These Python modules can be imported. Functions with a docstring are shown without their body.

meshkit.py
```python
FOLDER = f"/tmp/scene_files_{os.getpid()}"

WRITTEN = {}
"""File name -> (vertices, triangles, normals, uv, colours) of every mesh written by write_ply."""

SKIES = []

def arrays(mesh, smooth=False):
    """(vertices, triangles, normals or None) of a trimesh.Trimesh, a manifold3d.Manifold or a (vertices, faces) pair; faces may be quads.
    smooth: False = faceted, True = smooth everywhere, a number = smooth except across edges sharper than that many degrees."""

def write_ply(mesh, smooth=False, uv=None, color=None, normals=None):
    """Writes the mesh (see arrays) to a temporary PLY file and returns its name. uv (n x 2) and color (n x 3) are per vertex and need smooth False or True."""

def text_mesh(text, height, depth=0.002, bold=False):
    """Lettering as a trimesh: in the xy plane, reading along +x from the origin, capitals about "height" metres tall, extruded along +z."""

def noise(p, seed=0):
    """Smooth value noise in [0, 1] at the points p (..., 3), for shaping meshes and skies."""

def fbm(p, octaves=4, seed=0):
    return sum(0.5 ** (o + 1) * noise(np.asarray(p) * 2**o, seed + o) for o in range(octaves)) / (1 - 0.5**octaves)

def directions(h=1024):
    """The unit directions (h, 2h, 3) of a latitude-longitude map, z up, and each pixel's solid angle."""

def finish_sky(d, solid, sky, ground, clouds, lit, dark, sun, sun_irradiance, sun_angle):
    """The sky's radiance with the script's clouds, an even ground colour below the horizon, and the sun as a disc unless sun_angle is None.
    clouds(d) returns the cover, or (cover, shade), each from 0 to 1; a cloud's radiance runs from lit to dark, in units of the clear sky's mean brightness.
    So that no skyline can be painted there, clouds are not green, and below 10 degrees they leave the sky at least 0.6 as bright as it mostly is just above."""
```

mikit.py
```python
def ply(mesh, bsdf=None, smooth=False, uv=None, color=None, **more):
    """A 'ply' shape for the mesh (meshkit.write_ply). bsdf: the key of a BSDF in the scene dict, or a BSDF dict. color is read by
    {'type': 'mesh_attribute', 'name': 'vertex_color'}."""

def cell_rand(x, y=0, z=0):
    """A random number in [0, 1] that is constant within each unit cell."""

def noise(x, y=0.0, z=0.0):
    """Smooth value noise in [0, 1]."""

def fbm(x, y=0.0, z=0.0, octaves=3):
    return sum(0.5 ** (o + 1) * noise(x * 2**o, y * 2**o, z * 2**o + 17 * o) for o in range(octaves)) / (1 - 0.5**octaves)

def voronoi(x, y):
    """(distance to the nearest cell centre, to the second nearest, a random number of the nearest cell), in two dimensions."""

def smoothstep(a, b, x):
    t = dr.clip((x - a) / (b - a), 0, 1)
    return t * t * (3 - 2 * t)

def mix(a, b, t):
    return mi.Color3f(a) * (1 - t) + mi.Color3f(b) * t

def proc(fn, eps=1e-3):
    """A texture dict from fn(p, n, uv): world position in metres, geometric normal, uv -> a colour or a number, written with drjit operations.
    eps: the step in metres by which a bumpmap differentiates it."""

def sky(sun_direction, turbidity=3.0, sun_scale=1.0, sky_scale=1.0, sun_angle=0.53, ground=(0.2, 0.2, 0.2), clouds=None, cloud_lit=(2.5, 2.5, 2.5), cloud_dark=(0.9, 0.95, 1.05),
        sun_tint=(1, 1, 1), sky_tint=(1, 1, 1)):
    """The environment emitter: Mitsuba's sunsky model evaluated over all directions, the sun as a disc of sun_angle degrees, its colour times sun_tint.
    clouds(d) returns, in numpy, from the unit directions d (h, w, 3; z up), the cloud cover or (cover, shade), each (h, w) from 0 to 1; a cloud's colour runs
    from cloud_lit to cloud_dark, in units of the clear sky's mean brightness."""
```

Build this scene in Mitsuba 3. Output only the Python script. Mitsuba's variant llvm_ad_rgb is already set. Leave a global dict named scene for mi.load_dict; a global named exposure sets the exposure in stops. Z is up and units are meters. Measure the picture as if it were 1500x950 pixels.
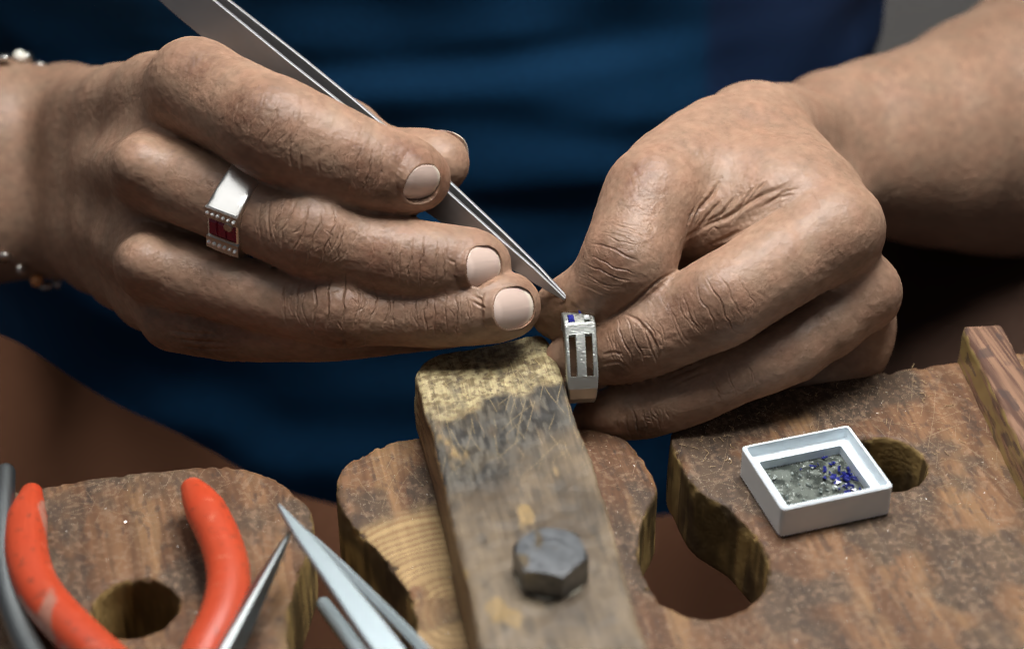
import math, random
import numpy as np, trimesh, shapely
import shapely.geometry as sg
import mitsuba as mi, drjit as dr, mikit, meshkit
import manifold3d as m3
from scipy.spatial import cKDTree
from scipy.ndimage import map_coordinates

random.seed(4); RNG = np.random.default_rng(4)
scene, labels = {'type': 'scene'}, {}
T = mi.ScalarTransform4f

# ---------------------------------------------------------------- camera (millimetres here, metres in the scene)
PITCH, DIST, WIDTH = 35.0, 600.0, 300.0          # looking down 35 degrees, 300 mm wide at the focus distance
a_ = math.radians(PITCH)
RT, UP, BK = np.array([1., 0, 0]), np.array([0, math.sin(a_), math.cos(a_)]), np.array([0, -math.cos(a_), math.sin(a_)])
FOC = np.array([0, 0, 27.0])                     # the focus point, just above the tip of the bench peg
EYE = FOC + BK * DIST
scene['camera'] = {'type': 'thinlens', 'fov': math.degrees(2 * math.atan(WIDTH / 2 / DIST)), 'fov_axis': 'x', 'aperture_radius': 0.0055,
                   'focus_distance': DIST / 1000, 'near_clip': 0.05, 'far_clip': 20.0,
                   'to_world': T().look_at(origin=(EYE / 1000).tolist(), target=(FOC / 1000).tolist(), up=[0, 0, 1])}
exposure = 0.25

# ---------------------------------------------------------------- light: one big soft ceiling lamp over the bench, weak light of the room
scene['room_light'] = {'type': 'constant', 'radiance': {'type': 'rgb', 'value': [0.070, 0.070, 0.075]}}
LAMP, LSX, LSY, LPOW = (0.09, 0.05, 0.52), 0.16, 0.10, 22.0      # a soft bench lamp above and a little in front of the work
v_ = np.array([[-LSX, -LSY, 0], [LSX, -LSY, 0], [LSX, LSY, 0], [-LSX, LSY, 0]]) + LAMP
scene['bench_lamp__diffuser'] = mikit.ply((v_, np.array([[0, 2, 1], [0, 3, 2]])), 'm_lampwhite', emitter={'type': 'area', 'radiance': {'type': 'rgb', 'value': [LPOW, LPOW * .985, LPOW * .955]}})
scene['bench_lamp__housing'] = mikit.ply(trimesh.creation.box((LSX * 2.1, LSY * 2.2, .03)).apply_translation(np.array(LAMP) + [0, 0, .018]), 'm_lampwhite')
v_ = np.array([[-.5, -.5, 0], [.5, -.5, 0], [.5, .5, 0], [-.5, .5, 0]]) + np.array([-0.66, 0.18, 1.56])
scene['ceiling_lamp__diffuser'] = mikit.ply((v_, np.array([[0, 2, 1], [0, 3, 2]])), 'm_lampwhite', emitter={'type': 'area', 'radiance': {'type': 'rgb', 'value': [1.3, 1.3, 1.3]}})
scene['ceiling_lamp__housing'] = mikit.ply(trimesh.creation.box((1.06, 1.06, .05)).apply_translation([-0.66, 0.18, 1.56 + .028]), 'm_lampwhite')
labels['ceiling_lamp'] = {'label': 'broad square white ceiling lamp of the room, left of the bench', 'category': 'lamp'}
labels['bench_lamp'] = {'label': 'white rectangular lamp hanging above the bench', 'category': 'lamp'}

# ---------------------------------------------------------------- helpers
def at(px, py, d=0.0):
    """The point that the photograph (1500 x 950) shows at (px, py), d mm nearer than the focus plane."""
    s = WIDTH / 1500 * (DIST - d) / DIST
    return FOC + RT * (px - 750) * s - UP * (py - 475) * s + BK * d
def on(px, py, z=0.0):
    """Where the ray through (px, py) meets the level z."""
    w = RT * (px - 750) * WIDTH / 1500 - UP * (py - 475) * WIDTH / 1500 - BK * DIST
    return EYE + w * (z - EYE[2]) / w[2]
def ons(pts, z=0.0): return np.array([on(x, y, z) for x, y in pts])
def proj(v):
    q = np.asarray(v) - EYE
    dep = -(q @ BK)
    return np.stack([750 + (q @ RT) / dep * DIST * 1500 / WIDTH, 475 - (q @ UP) / dep * DIST * 1500 / WIDTH, DIST - dep], -1)

def put(key, mesh, mat, smooth=False, color=None, closed=True, **more):
    """One mesh given in millimetres becomes one entry of the scene."""
    if hasattr(mesh, 'to_mesh'):
        m = mesh.to_mesh(); mesh = (np.array(m.vert_properties[:, :3]), np.array(m.tri_verts))
    v, f = (mesh.vertices, mesh.faces) if hasattr(mesh, 'faces') else mesh
    f = np.asarray(f)
    if f.shape[1] == 4: f = np.vstack([f[:, [0, 1, 2]], f[:, [0, 2, 3]]])
    f = np.asarray(f); v = np.asarray(v, float)
    if closed and np.einsum('ij,ij->i', v[f[:, 0]], np.cross(v[f[:, 1]], v[f[:, 2]])).sum() < 0: f = f[:, ::-1]
    base, k = key, 0
    while key in scene:
        k += 1; key = f'{base}_{k:03d}'
    scene[key] = mikit.ply(trimesh.Trimesh(np.asarray(v) / 1000.0, f, process=False), mat, smooth=smooth, color=color, **more)
    return key
def tag(key, label, cat=None, group=None, kind=None):
    e = {}
    if label: e['label'] = label
    if cat: e['category'] = cat
    if group: e['group'] = group
    if kind: e['kind'] = kind
    labels[key] = e

def surface_nets(D, org, h):
    s = D < 0
    c = s[:-1, :-1, :-1].astype(np.int8)
    tot = np.zeros_like(c)
    for i, j, k in np.ndindex(2, 2, 2):
        tot += s[i:D.shape[0] - 1 + i, j:D.shape[1] - 1 + j, k:D.shape[2] - 1 + k]
    act = (tot > 0) & (tot < 8)
    I = np.array(np.nonzero(act)).T
    idx = np.full(act.shape, -1, np.int32); idx[act] = np.arange(len(I))
    acc, cnt = np.zeros((len(I), 3)), np.zeros(len(I))
    C = np.array(list(np.ndindex(2, 2, 2)))
    vals = np.stack([D[I[:, 0] + c[0], I[:, 1] + c[1], I[:, 2] + c[2]] for c in C], 1)
    for a in range(8):
        for b in range(a + 1, 8):
            if np.abs(C[a] - C[b]).sum() != 1: continue
            x = (vals[:, a] < 0) != (vals[:, b] < 0)
            t = np.where(x, vals[:, a] / np.where(x, vals[:, a] - vals[:, b], 1), 0)
            acc += np.where(x[:, None], C[a] + t[:, None] * (C[b] - C[a]), 0); cnt += x
    V = org + h * (I + acc / cnt[:, None])
    F = []
    for ax in range(3):
        u, w = (ax + 1) % 3, (ax + 2) % 3
        lo = [slice(None)] * 3; hi = [slice(None)] * 3
        lo[ax] = slice(0, -1); hi[ax] = slice(1, None)
        A, B = s[tuple(lo)], s[tuple(hi)]
        e = np.array(np.nonzero(A != B)).T
        e = e[(e[:, u] > 0) & (e[:, w] > 0) & (e[:, u] < D.shape[u] - 1) & (e[:, w] < D.shape[w] - 1)]
        flip = ~A[e[:, 0], e[:, 1], e[:, 2]]
        q = []
        for du, dw in ((-1, -1), (0, -1), (0, 0), (-1, 0)):
            p = e.copy(); p[:, u] += du; p[:, w] += dw
            q.append(idx[p[:, 0], p[:, 1], p[:, 2]])
        q = np.stack(q, 1)
        q[flip] = q[flip][:, ::-1]
        F.append(q)
    q = np.vstack(F)
    return V, np.vstack([q[:, [0, 1, 2]], q[:, [0, 2, 3]]])

def sdf_mesh(fn, lo, hi, h, block=4, band=7.0):
    """Mesh of the zero level of fn(points) -> mm, evaluated only near the surface. Returns vertices, faces, and the grid for projecting."""
    lo, hi = np.asarray(lo, float), np.asarray(hi, float)
    n = np.ceil((hi - lo) / h / block).astype(int)
    H = h * block
    cc = np.stack(np.meshgrid(*[np.arange(k) for k in n], indexing='ij'), -1).reshape(-1, 3)
    dc = fn(lo + (cc + 0.5) * H)
    D = np.repeat(np.repeat(np.repeat(np.where(dc < 0, -9., 9.).reshape(n), block, 0), block, 1), block, 2).astype(np.float32)
    near = cc[np.abs(dc) < H * 0.87 + band]
    off = np.stack(np.meshgrid(*[np.arange(block)] * 3, indexing='ij'), -1).reshape(-1, 3)
    ijk = (near[:, None] * block + off[None]).reshape(-1, 3)
    vals = np.empty(len(ijk), np.float32)
    for s in range(0, len(ijk), 400000):
        vals[s:s + 400000] = fn(lo + ijk[s:s + 400000] * h)
    D[ijk[:, 0], ijk[:, 1], ijk[:, 2]] = vals
    V, F = surface_nets(D, lo, h)
    return V, F, (D, lo, h)

def grid_eval(g, P, order=1):
    return map_coordinates(g[0], ((P - g[1]) / g[2]).T, order=order, mode='nearest')
def grid_grad(g, P, e=0.7):
    G = np.stack([grid_eval(g, P + e * np.eye(3)[k]) - grid_eval(g, P - e * np.eye(3)[k]) for k in range(3)], -1)
    return G / (np.linalg.norm(G, axis=1, keepdims=True) + 1e-9)
def snap(g, V, steps=2):
    for _ in range(steps):
        V = V - grid_grad(g, V) * np.clip(grid_eval(g, V), -1, 1)[:, None] * 0.9
    return V
def refine(V, F):
    m = trimesh.Trimesh(V, F, process=False).subdivide()
    return np.array(m.vertices), np.array(m.faces)
def vnormals(V, F):
    n = np.zeros_like(V); fn = np.cross(V[F[:, 1]] - V[F[:, 0]], V[F[:, 2]] - V[F[:, 0]])
    for k in range(3): np.add.at(n, F[:, k], fn)
    return n / (np.linalg.norm(n, axis=1, keepdims=True) + 1e-12)
def smooth_mesh(V, F, it=2):
    E = np.vstack([F[:, [0, 1]], F[:, [1, 2]], F[:, [2, 0]]])
    deg = np.zeros(len(V)); np.add.at(deg, E[:, 0], 1)
    for k in range(it):
        for lam in (0.5, -0.52):
            acc = np.zeros_like(V); np.add.at(acc, E[:, 0], V[E[:, 1]])
            V = V + lam * (acc / deg[:, None] - V)
    return V
def smin(a, b, k):
    if k <= 0: return np.minimum(a, b)
    x = np.maximum(k - np.abs(a - b), 0) / k
    return np.minimum(a, b) - x * x * k / 4
def capsule(p, a, b, ra, rb):
    ba = b - a
    t = np.clip((p - a) @ ba / (ba @ ba), 0, 1)
    return np.linalg.norm(p - a - t[:, None] * ba, axis=1) - (ra + (rb - ra) * t)
def catmull(pts, n):
    """Smooth curve through the rows of pts, n samples."""
    p = np.asarray(pts, float); k = len(p)
    q = np.vstack([2 * p[0] - p[1], p, 2 * p[-1] - p[-2]])
    u = np.linspace(0, k - 1 - 1e-9, n); i = u.astype(int); t = (u - i)[:, None]
    a, b, c, d = q[i], q[i + 1], q[i + 2], q[i + 3]
    return 0.5 * (2 * b + (c - a) * t + (2 * a - 5 * b + 4 * c - d) * t ** 2 + (3 * b - a - 3 * c + d) * t ** 3)
def tube(path, rad, sides=14, squash=1.0, up=None):
    """Closed tube with round ends along a path (mm); rad per point."""
    p = np.asarray(path, float); n = len(p); rad = np.broadcast_to(rad, (n,)).astype(float)
    t = np.gradient(p, axis=0); t /= np.linalg.norm(t, axis=1, keepdims=True)
    u = np.asarray(up if up is not None else [0, 0, 1.0]); s = np.cross(t, u); s /= np.linalg.norm(s, axis=1, keepdims=True) + 1e-9
    w = np.cross(s, t)
    rings, cs, rr, ss, ww = [], [], [], [], []
    for k in range(5, 0, -1):
        a = k / 5 * math.pi / 2; cs.append(p[0] - t[0] * rad[0] * math.sin(a)); rr.append(rad[0] * max(math.cos(a), 0.02)); ss.append(s[0]); ww.append(w[0])
    for i in range(n): cs.append(p[i]); rr.append(rad[i]); ss.append(s[i]); ww.append(w[i])
    for k in range(1, 6):
        a = k / 5 * math.pi / 2; cs.append(p[-1] + t[-1] * rad[-1] * math.sin(a)); rr.append(rad[-1] * max(math.cos(a), 0.02)); ss.append(s[-1]); ww.append(w[-1])
    cs, rr, ss, ww = map(np.array, (cs, rr, ss, ww))
    an = np.arange(sides) * 2 * math.pi / sides
    V = (cs[:, None] + rr[:, None, None] * (np.cos(an)[None, :, None] * ss[:, None] + squash * np.sin(an)[None, :, None] * ww[:, None])).reshape(-1, 3)
    m = len(cs); i, j = np.meshgrid(np.arange(m - 1), np.arange(sides), indexing='ij')
    q = np.stack([i * sides + j, i * sides + (j + 1) % sides, (i + 1) * sides + (j + 1) % sides, (i + 1) * sides + j], -1).reshape(-1, 4)
    F = np.vstack([q[:, [0, 1, 2]], q[:, [0, 2, 3]]])
    return V, F
def frame_box(mesh_v, o, x, y, z):
    return o + mesh_v @ np.array([x, y, z])
def unit(v): v = np.asarray(v, float); return v / np.linalg.norm(v)
def man(V, F): return m3.Manifold(m3.Mesh(np.asarray(V, np.float32), np.asarray(F, np.uint32)))
def hull_pts(P): return m3.Manifold.hull_points(np.asarray(P, np.float32))

# ---------------------------------------------------------------- materials
def rgb(r, g, b): return {'type': 'rgb', 'value': [r, g, b]}
def mat(key, d): scene[key] = d
mat('m_lampwhite', {'type': 'diffuse', 'reflectance': rgb(.7, .7, .7)})

F_, N_, S_, MX = mikit.fbm, mikit.noise, mikit.smoothstep, mikit.mix
YAW = math.radians(13)
CY, SY = math.cos(YAW), math.sin(YAW)
def board_uv(p):                                     # board axes in mm: u along the back edge, v towards the sitter
    x, y = p.x * 1000, p.y * 1000
    return x * CY + y * SY, -x * SY + y * CY, p.z * 1000

def scratches(u, v, sets):
    """Thin straight scratches: (direction, how many per mm)."""
    sc = mi.Float(0)
    for k, (a, f) in enumerate(sets):
        s_ = (u * math.sin(a) - v * math.cos(a) + 2.5 * F_(u * .06, v * .06, 30.0 + k, 2)) * .5 * f
        l_ = u * math.cos(a) + v * math.sin(a); row = dr.floor(s_)
        line = S_(.075 * f, .02 * f, dr.abs(s_ - row - .1 - .8 * mikit.cell_rand(row, 3 + k)))
        sc = dr.maximum(sc, line * S_(.60, .76, N_(l_ * .13, row * 3.7, k * 5.0)))
    return sc
def wood_board(p, n, uv):
    u, v, z = board_uv(p)
    warp = F_(u * .03, v * .012, 3.0, 3) * 14
    grain = F_((u + warp) * .9, v * .03, z * .2, 3)
    streak = F_((u + warp) * .16, v * .012, 7.0, 3)
    blot = F_(u * .06, v * .05, 11.0, 4)
    speck = F_(u * .8, v * .8, z * .8, 3)
    grit = N_(u * 2.3, v * 2.3, z * 2.3)
    c = MX([.115, .060, .034], [.180, .099, .054], S_(.3, .7, streak))
    c = MX(c, [.27, .165, .085], S_(.62, .76, F_((u + warp * 1.6) * .09, v * .014, 21.0, 3)) * .6)
    c = MX(c, [.062, .050, .040], S_(.44, .62, blot) * .75)
    c = MX(c, [.24, .165, .115], S_(.50, .75, speck) * .5)
    c = MX(c, [.055, .04, .035], S_(.55, .78, F_(u * .6, v * .25, 31.0, 4)) * .55)
    c = MX(c, [.30, .23, .16], scratches(u, v, ((1.1, .6), (1.9, .5), (.3, .45), (2.6, .7))) * .45)
    c = c * mi.Color3f(1.0, .955, .90) * (0.66 + 0.68 * grain)
    c = MX(c, [.40, .33, .25], S_(.88, .95, grit) * S_(.44, .6, blot) * .6)
    # bare end of the sawn lobe: pale wood with growth rings where the grime is worn off
    du, dv = u - LOBE_C[0], v - LOBE_C[1]
    rr = dr.sqrt(du * du * 1.0 + dv * dv * 1.0) + 6.0 * F_(u * .035, v * .035, 2.0, 3)
    ring = dr.sqrt(0.5 + 0.5 * dr.sin(rr * 2.7 + 5 * N_(rr * .25)))
    ring = ring * (.5 + .5 * N_(rr * .45, 3.0))
    pale = MX([.22, .125, .055], [.50, .355, .18], ring * .7 + .3 * F_(u * 1.2, v * .2, 0.0, 2))
    bare = S_(LOBE_R + 2, LOBE_R - 7, rr + 12 * (F_(u * .09, v * .09, 5.0, 3) - .5)) * S_(.22, .42, F_(u * .09, v * .09, 15.0, 3) + .05)
    stain = S_(.56, .62, F_(u * .07 + 3, v * .07, 44.0, 3))
    bare = bare * (1 - .6 * stain) * S_(BARE_U + 3, BARE_U - 3, u)
    bare = bare * S_(-0.9, -0.2, z)
    c = MX(c, pale, bare * .92)
    # sawn walls: paler yellow wood with vertical saw streaks
    wall = S_(.8, .5, dr.abs(n.z)) * S_(.5, -1.5, z)
    t = F_((u * .8 + v * .8) * .35, z * .03, 9.0, 3)
    wc = MX([.11, .075, .032], [.36, .245, .095], S_(.35, .62, t))
    wc = MX(wc, [.05, .035, .022], S_(.52, .68, F_(u * .06, v * .06, z * .05 + 4, 3)) * .8)
    return MX(c, wc * (.75 + .5 * grain), wall * .9)
def wood_board_bump(p, n, uv):
    u, v, z = board_uv(p)
    g = F_(u * 1.4, v * .10, z * .3, 3) * .5 + F_(u * 1.0, v * 1.0, z * 1.0, 3) * .55
    return g * .001
def peg_uv(p):
    x, y = p.x * 1000 - PEG_C[0], p.y * 1000 - PEG_C[1]
    c, s = PEG_V
    return x * s - y * c, x * c + y * s, p.z * 1000   # u across, v along (towards the sitter)
def wood_peg(p, n, uv):
    u, v, z = peg_uv(p)
    warp = 4 * F_(u * .08, v * .05, 1.0, 3)
    grain = F_((u + warp) * 1.1, v * .05, z * .4, 3)
    blot = F_(u * .09 + v * .03, v * .07 - u * .04, z * .06 + 3, 5)
    c = MX([.080, .058, .037], [.175, .130, .083], S_(.3, .7, blot))
    c = MX(c, [.27, .18, .075], S_(.72, .76, F_(u * .075 + 3, v * .055, 8.0, 3)) * .8)
    nb = F_(u * .12, v * .12, 4.0, 3) - .5
    tip = S_(30, 38, v - .33 * u + 16 * nb)
    char = S_(-2, 12, v - .6 * u + 22 * (F_(u * .11, v * .08, 6.0, 3) - .5)) * (1 - tip)
    char = char * S_(.2, .5, F_(u * .3, v * .10, 12.0, 3) + .10)
    dark = MX([.020, .020, .019], [.080, .074, .062], S_(.35, .65, F_(u * .7, v * .2, 2.0, 3)))
    c = MX(c, dark, char * .9)
    tc = MX([.16, .120, .060], [.37, .305, .170], S_(.3, .7, F_(u * .45 + v * .3, v * .5 - u * .33, z * .5, 5)))
    tc = MX(tc, [.09, .065, .04], S_(.56, .74, F_(u * .8 - v * .5, v * .8 + u * .5, z * .7 + 9, 4)) * .75)
    c = MX(c, tc, tip)
    c = MX(c, [.06, .052, .042], S_(.56, .80, F_(u * .3 + 7, v * .12, 3.0, 4)) * .5)
    c = c * (.72 + .56 * grain)
    # file cuts: thin pale scratches in several directions
    sc = scratches(u, v, ((1.25, .8), (1.8, .7), (.75, .5), (1.55, .9)))
    c = MX(c, [.42, .31, .15], sc * S_(-8, 12, v) * .42)
    brush = N_(u * 2.6, v * .10, 4.0) * .6 + N_(u * 5.0, v * .22, 9.0) * .4
    c = c * (.72 + .56 * brush)
    side = S_(.75, .4, dr.abs(n.z)) * S_(50, 40, v)
    c = MX(c, MX([.085, .05, .026], [.19, .11, .05], S_(.3, .7, F_(v * .02, z * .8, u * .3, 3))), side * .8)
    return c
def wood_peg_bump(p, n, uv):
    u, v, z = peg_uv(p)
    return (F_(u * 1.5, v * .12, z * .5, 3) * .55 + F_(u * .9, v * .9, z * .9, 3) * .5) * .001
def rail_col(p, n, uv):
    u, v, z = board_uv(p)
    g = F_(u * .8, v * .035, z * .8, 4)
    c = MX([.10, .055, .040], [.25, .145, .095], S_(.35, .65, g))
    c = MX(c, [.28, .20, .075], S_(.5, .35, dr.abs(n.z)) * S_(.4, .6, F_(v * .06, z * .2, 3.0, 3)))
    return MX(c, [.07, .05, .045], S_(.55, .7, F_(u * .3, v * .15, z * .3, 3)) * .7)
LOBE_C, LOBE_R, BARE_U, PEG_C, PEG_V = (0, 0), 50.0, 0.0, (0, 0), (0, 1)          # set below, before the textures are evaluated
def wooden(col, bump, rough, spec=.4, scale=.35):
    return {'type': 'bumpmap', 'arbitrary': {**mikit.proc(bump, eps=2e-4)}, 'scale': scale,
            'bsdf': {'type': 'principled', 'base_color': mikit.proc(col), 'roughness': rough, 'specular': spec}}
mat('m_board', wooden(wood_board, wood_board_bump, .55, .22))
mat('m_peg', wooden(wood_peg, wood_peg_bump, .52))
mat('m_rail', wooden(rail_col, wood_board_bump, .30, .5, .15))

def metal(key, base, rough): mat(key, {'type': 'principled', 'base_color': rgb(*base), 'metallic': 1.0, 'roughness': rough, 'specular': .5})
def steel_rough(p, n, uv):
    x, y, z = p.x * 1000, p.y * 1000, p.z * 1000
    return .50 + .16 * F_(x * .3, y * .3, z * .3, 3)
mat('m_tweezer', {'type': 'principled', 'base_color': rgb(.37, .37, .375), 'metallic': 1.0, 'roughness': mikit.proc(steel_rough)})
mat('m_steel', {'type': 'principled', 'base_color': rgb(.42, .50, .53), 'metallic': .65, 'roughness': .55, 'specular': .4})
metal('m_darksteel', (.24, .26, .265), .45)
metal('m_silver', (.66, .65, .62), .26)
def grainy(p, n, uv):
    x, y, z = p.x * 1000, p.y * 1000, p.z * 1000
    return (N_(x * 3.0, y * 3.0, z * 3.0) + .7 * N_(x * 1.2, y * 6.0, z * 1.2)) * .001
mat('m_silverworn', {'type': 'bumpmap', 'arbitrary': mikit.proc(grainy, eps=1e-4), 'scale': .11, 'bsdf': {'type': 'principled', 'base_color': rgb(.58, .60, .56), 'metallic': 1.0, 'roughness': .44}})
def bolt_col(p, n, uv):
    x, y, z = p.x * 1000, p.y * 1000, p.z * 1000
    c = MX([.10, .105, .11], [.27, .28, .29], F_(x * .4, y * .4, z * .4, 3))
    return MX(c, [.17, .12, .06], S_(.58, .72, F_(x * .30 + 3, y * .22, z * .1, 3)) * S_(.7, .9, n.z) * .8)
mat('m_bolt', {'type': 'principled', 'base_color': mikit.proc(bolt_col), 'metallic': 1.0, 'roughness': .36})
mat('m_white', {'type': 'principled', 'base_color': rgb(.68, .75, .79), 'roughness': .35, 'specular': .5})
mat('m_glass', {'type': 'thindielectric'})
mat('m_glue', {'type': 'principled', 'base_color': rgb(.45, .42, .33), 'roughness': .6})
def orange(p, n, uv):
    x, y, z = p.x * 1000, p.y * 1000, p.z * 1000
    c = MX([.50, .050, .016], [.44, .065, .026], F_(x * .1, y * .1, z * .1, 3))
    c = MX(c, [.32, .20, .15], S_(.68, .76, F_(x * .11 + 9, y * .11, z * .11, 2)) * .7)
    c = MX(c, [.20, .045, .025], S_(.60, .80, F_(x * .5, y * .5, z * .5, 4)) * .5)
    return MX(c, [.62, .22, .14], S_(.66, .80, F_(x * .25 + 30, y * .9, z * .25, 4)) * .4)
mat('m_orange', {'type': 'principled', 'base_color': mikit.proc(orange), 'roughness': .38, 'specular': .5})
mat('m_bluegem', {'type': 'principled', 'base_color': rgb(.012, .016, .17), 'roughness': .06, 'specular': .8, 'clearcoat': .6})
mat('m_redgem', {'type': 'principled', 'base_color': rgb(.20, .006, .035), 'roughness': .05, 'specular': .8, 'clearcoat': .8})
mat('m_palegem', {'type': 'principled', 'base_color': rgb(.30, .34, .32), 'roughness': .08, 'specular': .9, 'clearcoat': .5})
mat('m_crystal', {'type': 'principled', 'base_color': rgb(.88, .90, .90), 'roughness': .15, 'metallic': .25, 'specular': .8})
mat('m_bead', {'type': 'principled', 'base_color': rgb(.78, .76, .68), 'roughness': .15, 'specular': .6})
mat('m_amber', {'type': 'principled', 'base_color': rgb(.62, .26, .09), 'roughness': .2, 'specular': .6})
def floorstone(p, n, uv):
    x, y, z = p.x * 1000, p.y * 1000, p.z * 1000
    c = MX([.030, .036, .031], [.12, .135, .118], S_(.35, .65, F_(x * .5, y * .5, z, 4)))
    return MX(c, [.5, .52, .5], S_(.80, .9, N_(x * 1.7, y * 1.7, z)) * .6)
mat('m_trayfloor', {'type': 'principled', 'base_color': mikit.proc(floorstone), 'roughness': .3})
mat('m_chip', {'type': 'principled', 'base_color': rgb(.36, .25, .14), 'roughness': .6})
mat('m_filing', {'type': 'principled', 'base_color': rgb(.75, .74, .70), 'roughness': .25, 'metallic': .8})
def cloth(p, n, uv):
    x, y, z = p.x * 1000, p.y * 1000, p.z * 1000
    c = MX([.003, .034, .088], [.004, .043, .110], F_(x * .012, y * .012, z * .012, 3))
    c = MX(c, [.010, .028, .080], S_(68, 76, x + .05 * z))          # side panel of a slightly different blue
    return c * (.9 + .2 * N_(x * .9, z * .9, y * .9))
mat('m_shirt', {'type': 'twosided', 'bsdf': {'type': 'principled', 'base_color': mikit.proc(cloth), 'roughness': .85, 'specular': .2, 'sheen': .3}})
mat('m_trousers', {'type': 'twosided', 'bsdf': {'type': 'principled', 'base_color': rgb(.040, .021, .014), 'roughness': .9, 'specular': .2}})
def leather(p, n, uv):
    x, y, z = p.x * 1000, p.y * 1000, p.z * 1000
    return MX([.075, .030, .015], [.135, .060, .032], F_(x * .02, y * .02, z * .02, 3))
mat('m_leather', {'type': 'twosided', 'bsdf': {'type': 'principled', 'base_color': mikit.proc(leather), 'roughness': .85, 'specular': .15}})
mat('m_wall', {'type': 'diffuse', 'reflectance': rgb(.62, .60, .57)})
mat('m_floor', {'type': 'diffuse', 'reflectance': rgb(.10, .08, .07)})
def skin_bump(axis):
    a, (b, c) = unit(axis), np.linalg.svd(np.reshape(axis, (1, 3)))[2][1:]
    def fn(p, n, uv):
        x, y, z = p.x * 1000, p.y * 1000, p.z * 1000
        s, t, q = (x * float(k[0]) + y * float(k[1]) + z * float(k[2]) for k in (a, b, c))
        w = 1.4 * N_(x * .22, y * .22, z * .22)
        lines = 1 - dr.abs(2 * N_(s * 1.05 + w, t * .20 + w, q * .20) - 1)          # fine folds across the limb
        cross = 1 - dr.abs(2 * N_(s * .75 + .9 * t, t * .8 - .5 * s + w, q * .8 + 9) - 1)   # the diamond pattern between them
        pores = N_(x * 3.2, y * 3.2, z * 3.2)
        patch = .45 + .9 * F_(x * .10, y * .10, z * .10, 2)
        return -((lines * lines * .75 + cross * cross * .55) * patch + .32 * pores) * .001
    return fn
def skin_mat(key, axis):
    mat(key, {'type': 'bumpmap', 'arbitrary': mikit.proc(skin_bump(axis), eps=1.5e-4), 'scale': .115,
              'bsdf': {'type': 'principled', 'base_color': {'type': 'mesh_attribute', 'name': 'vertex_color'}, 'roughness': .49, 'specular': .40}})
skin_mat('m_skin_left', at(700, 400, 5) - at(250, 280, 0))
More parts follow.
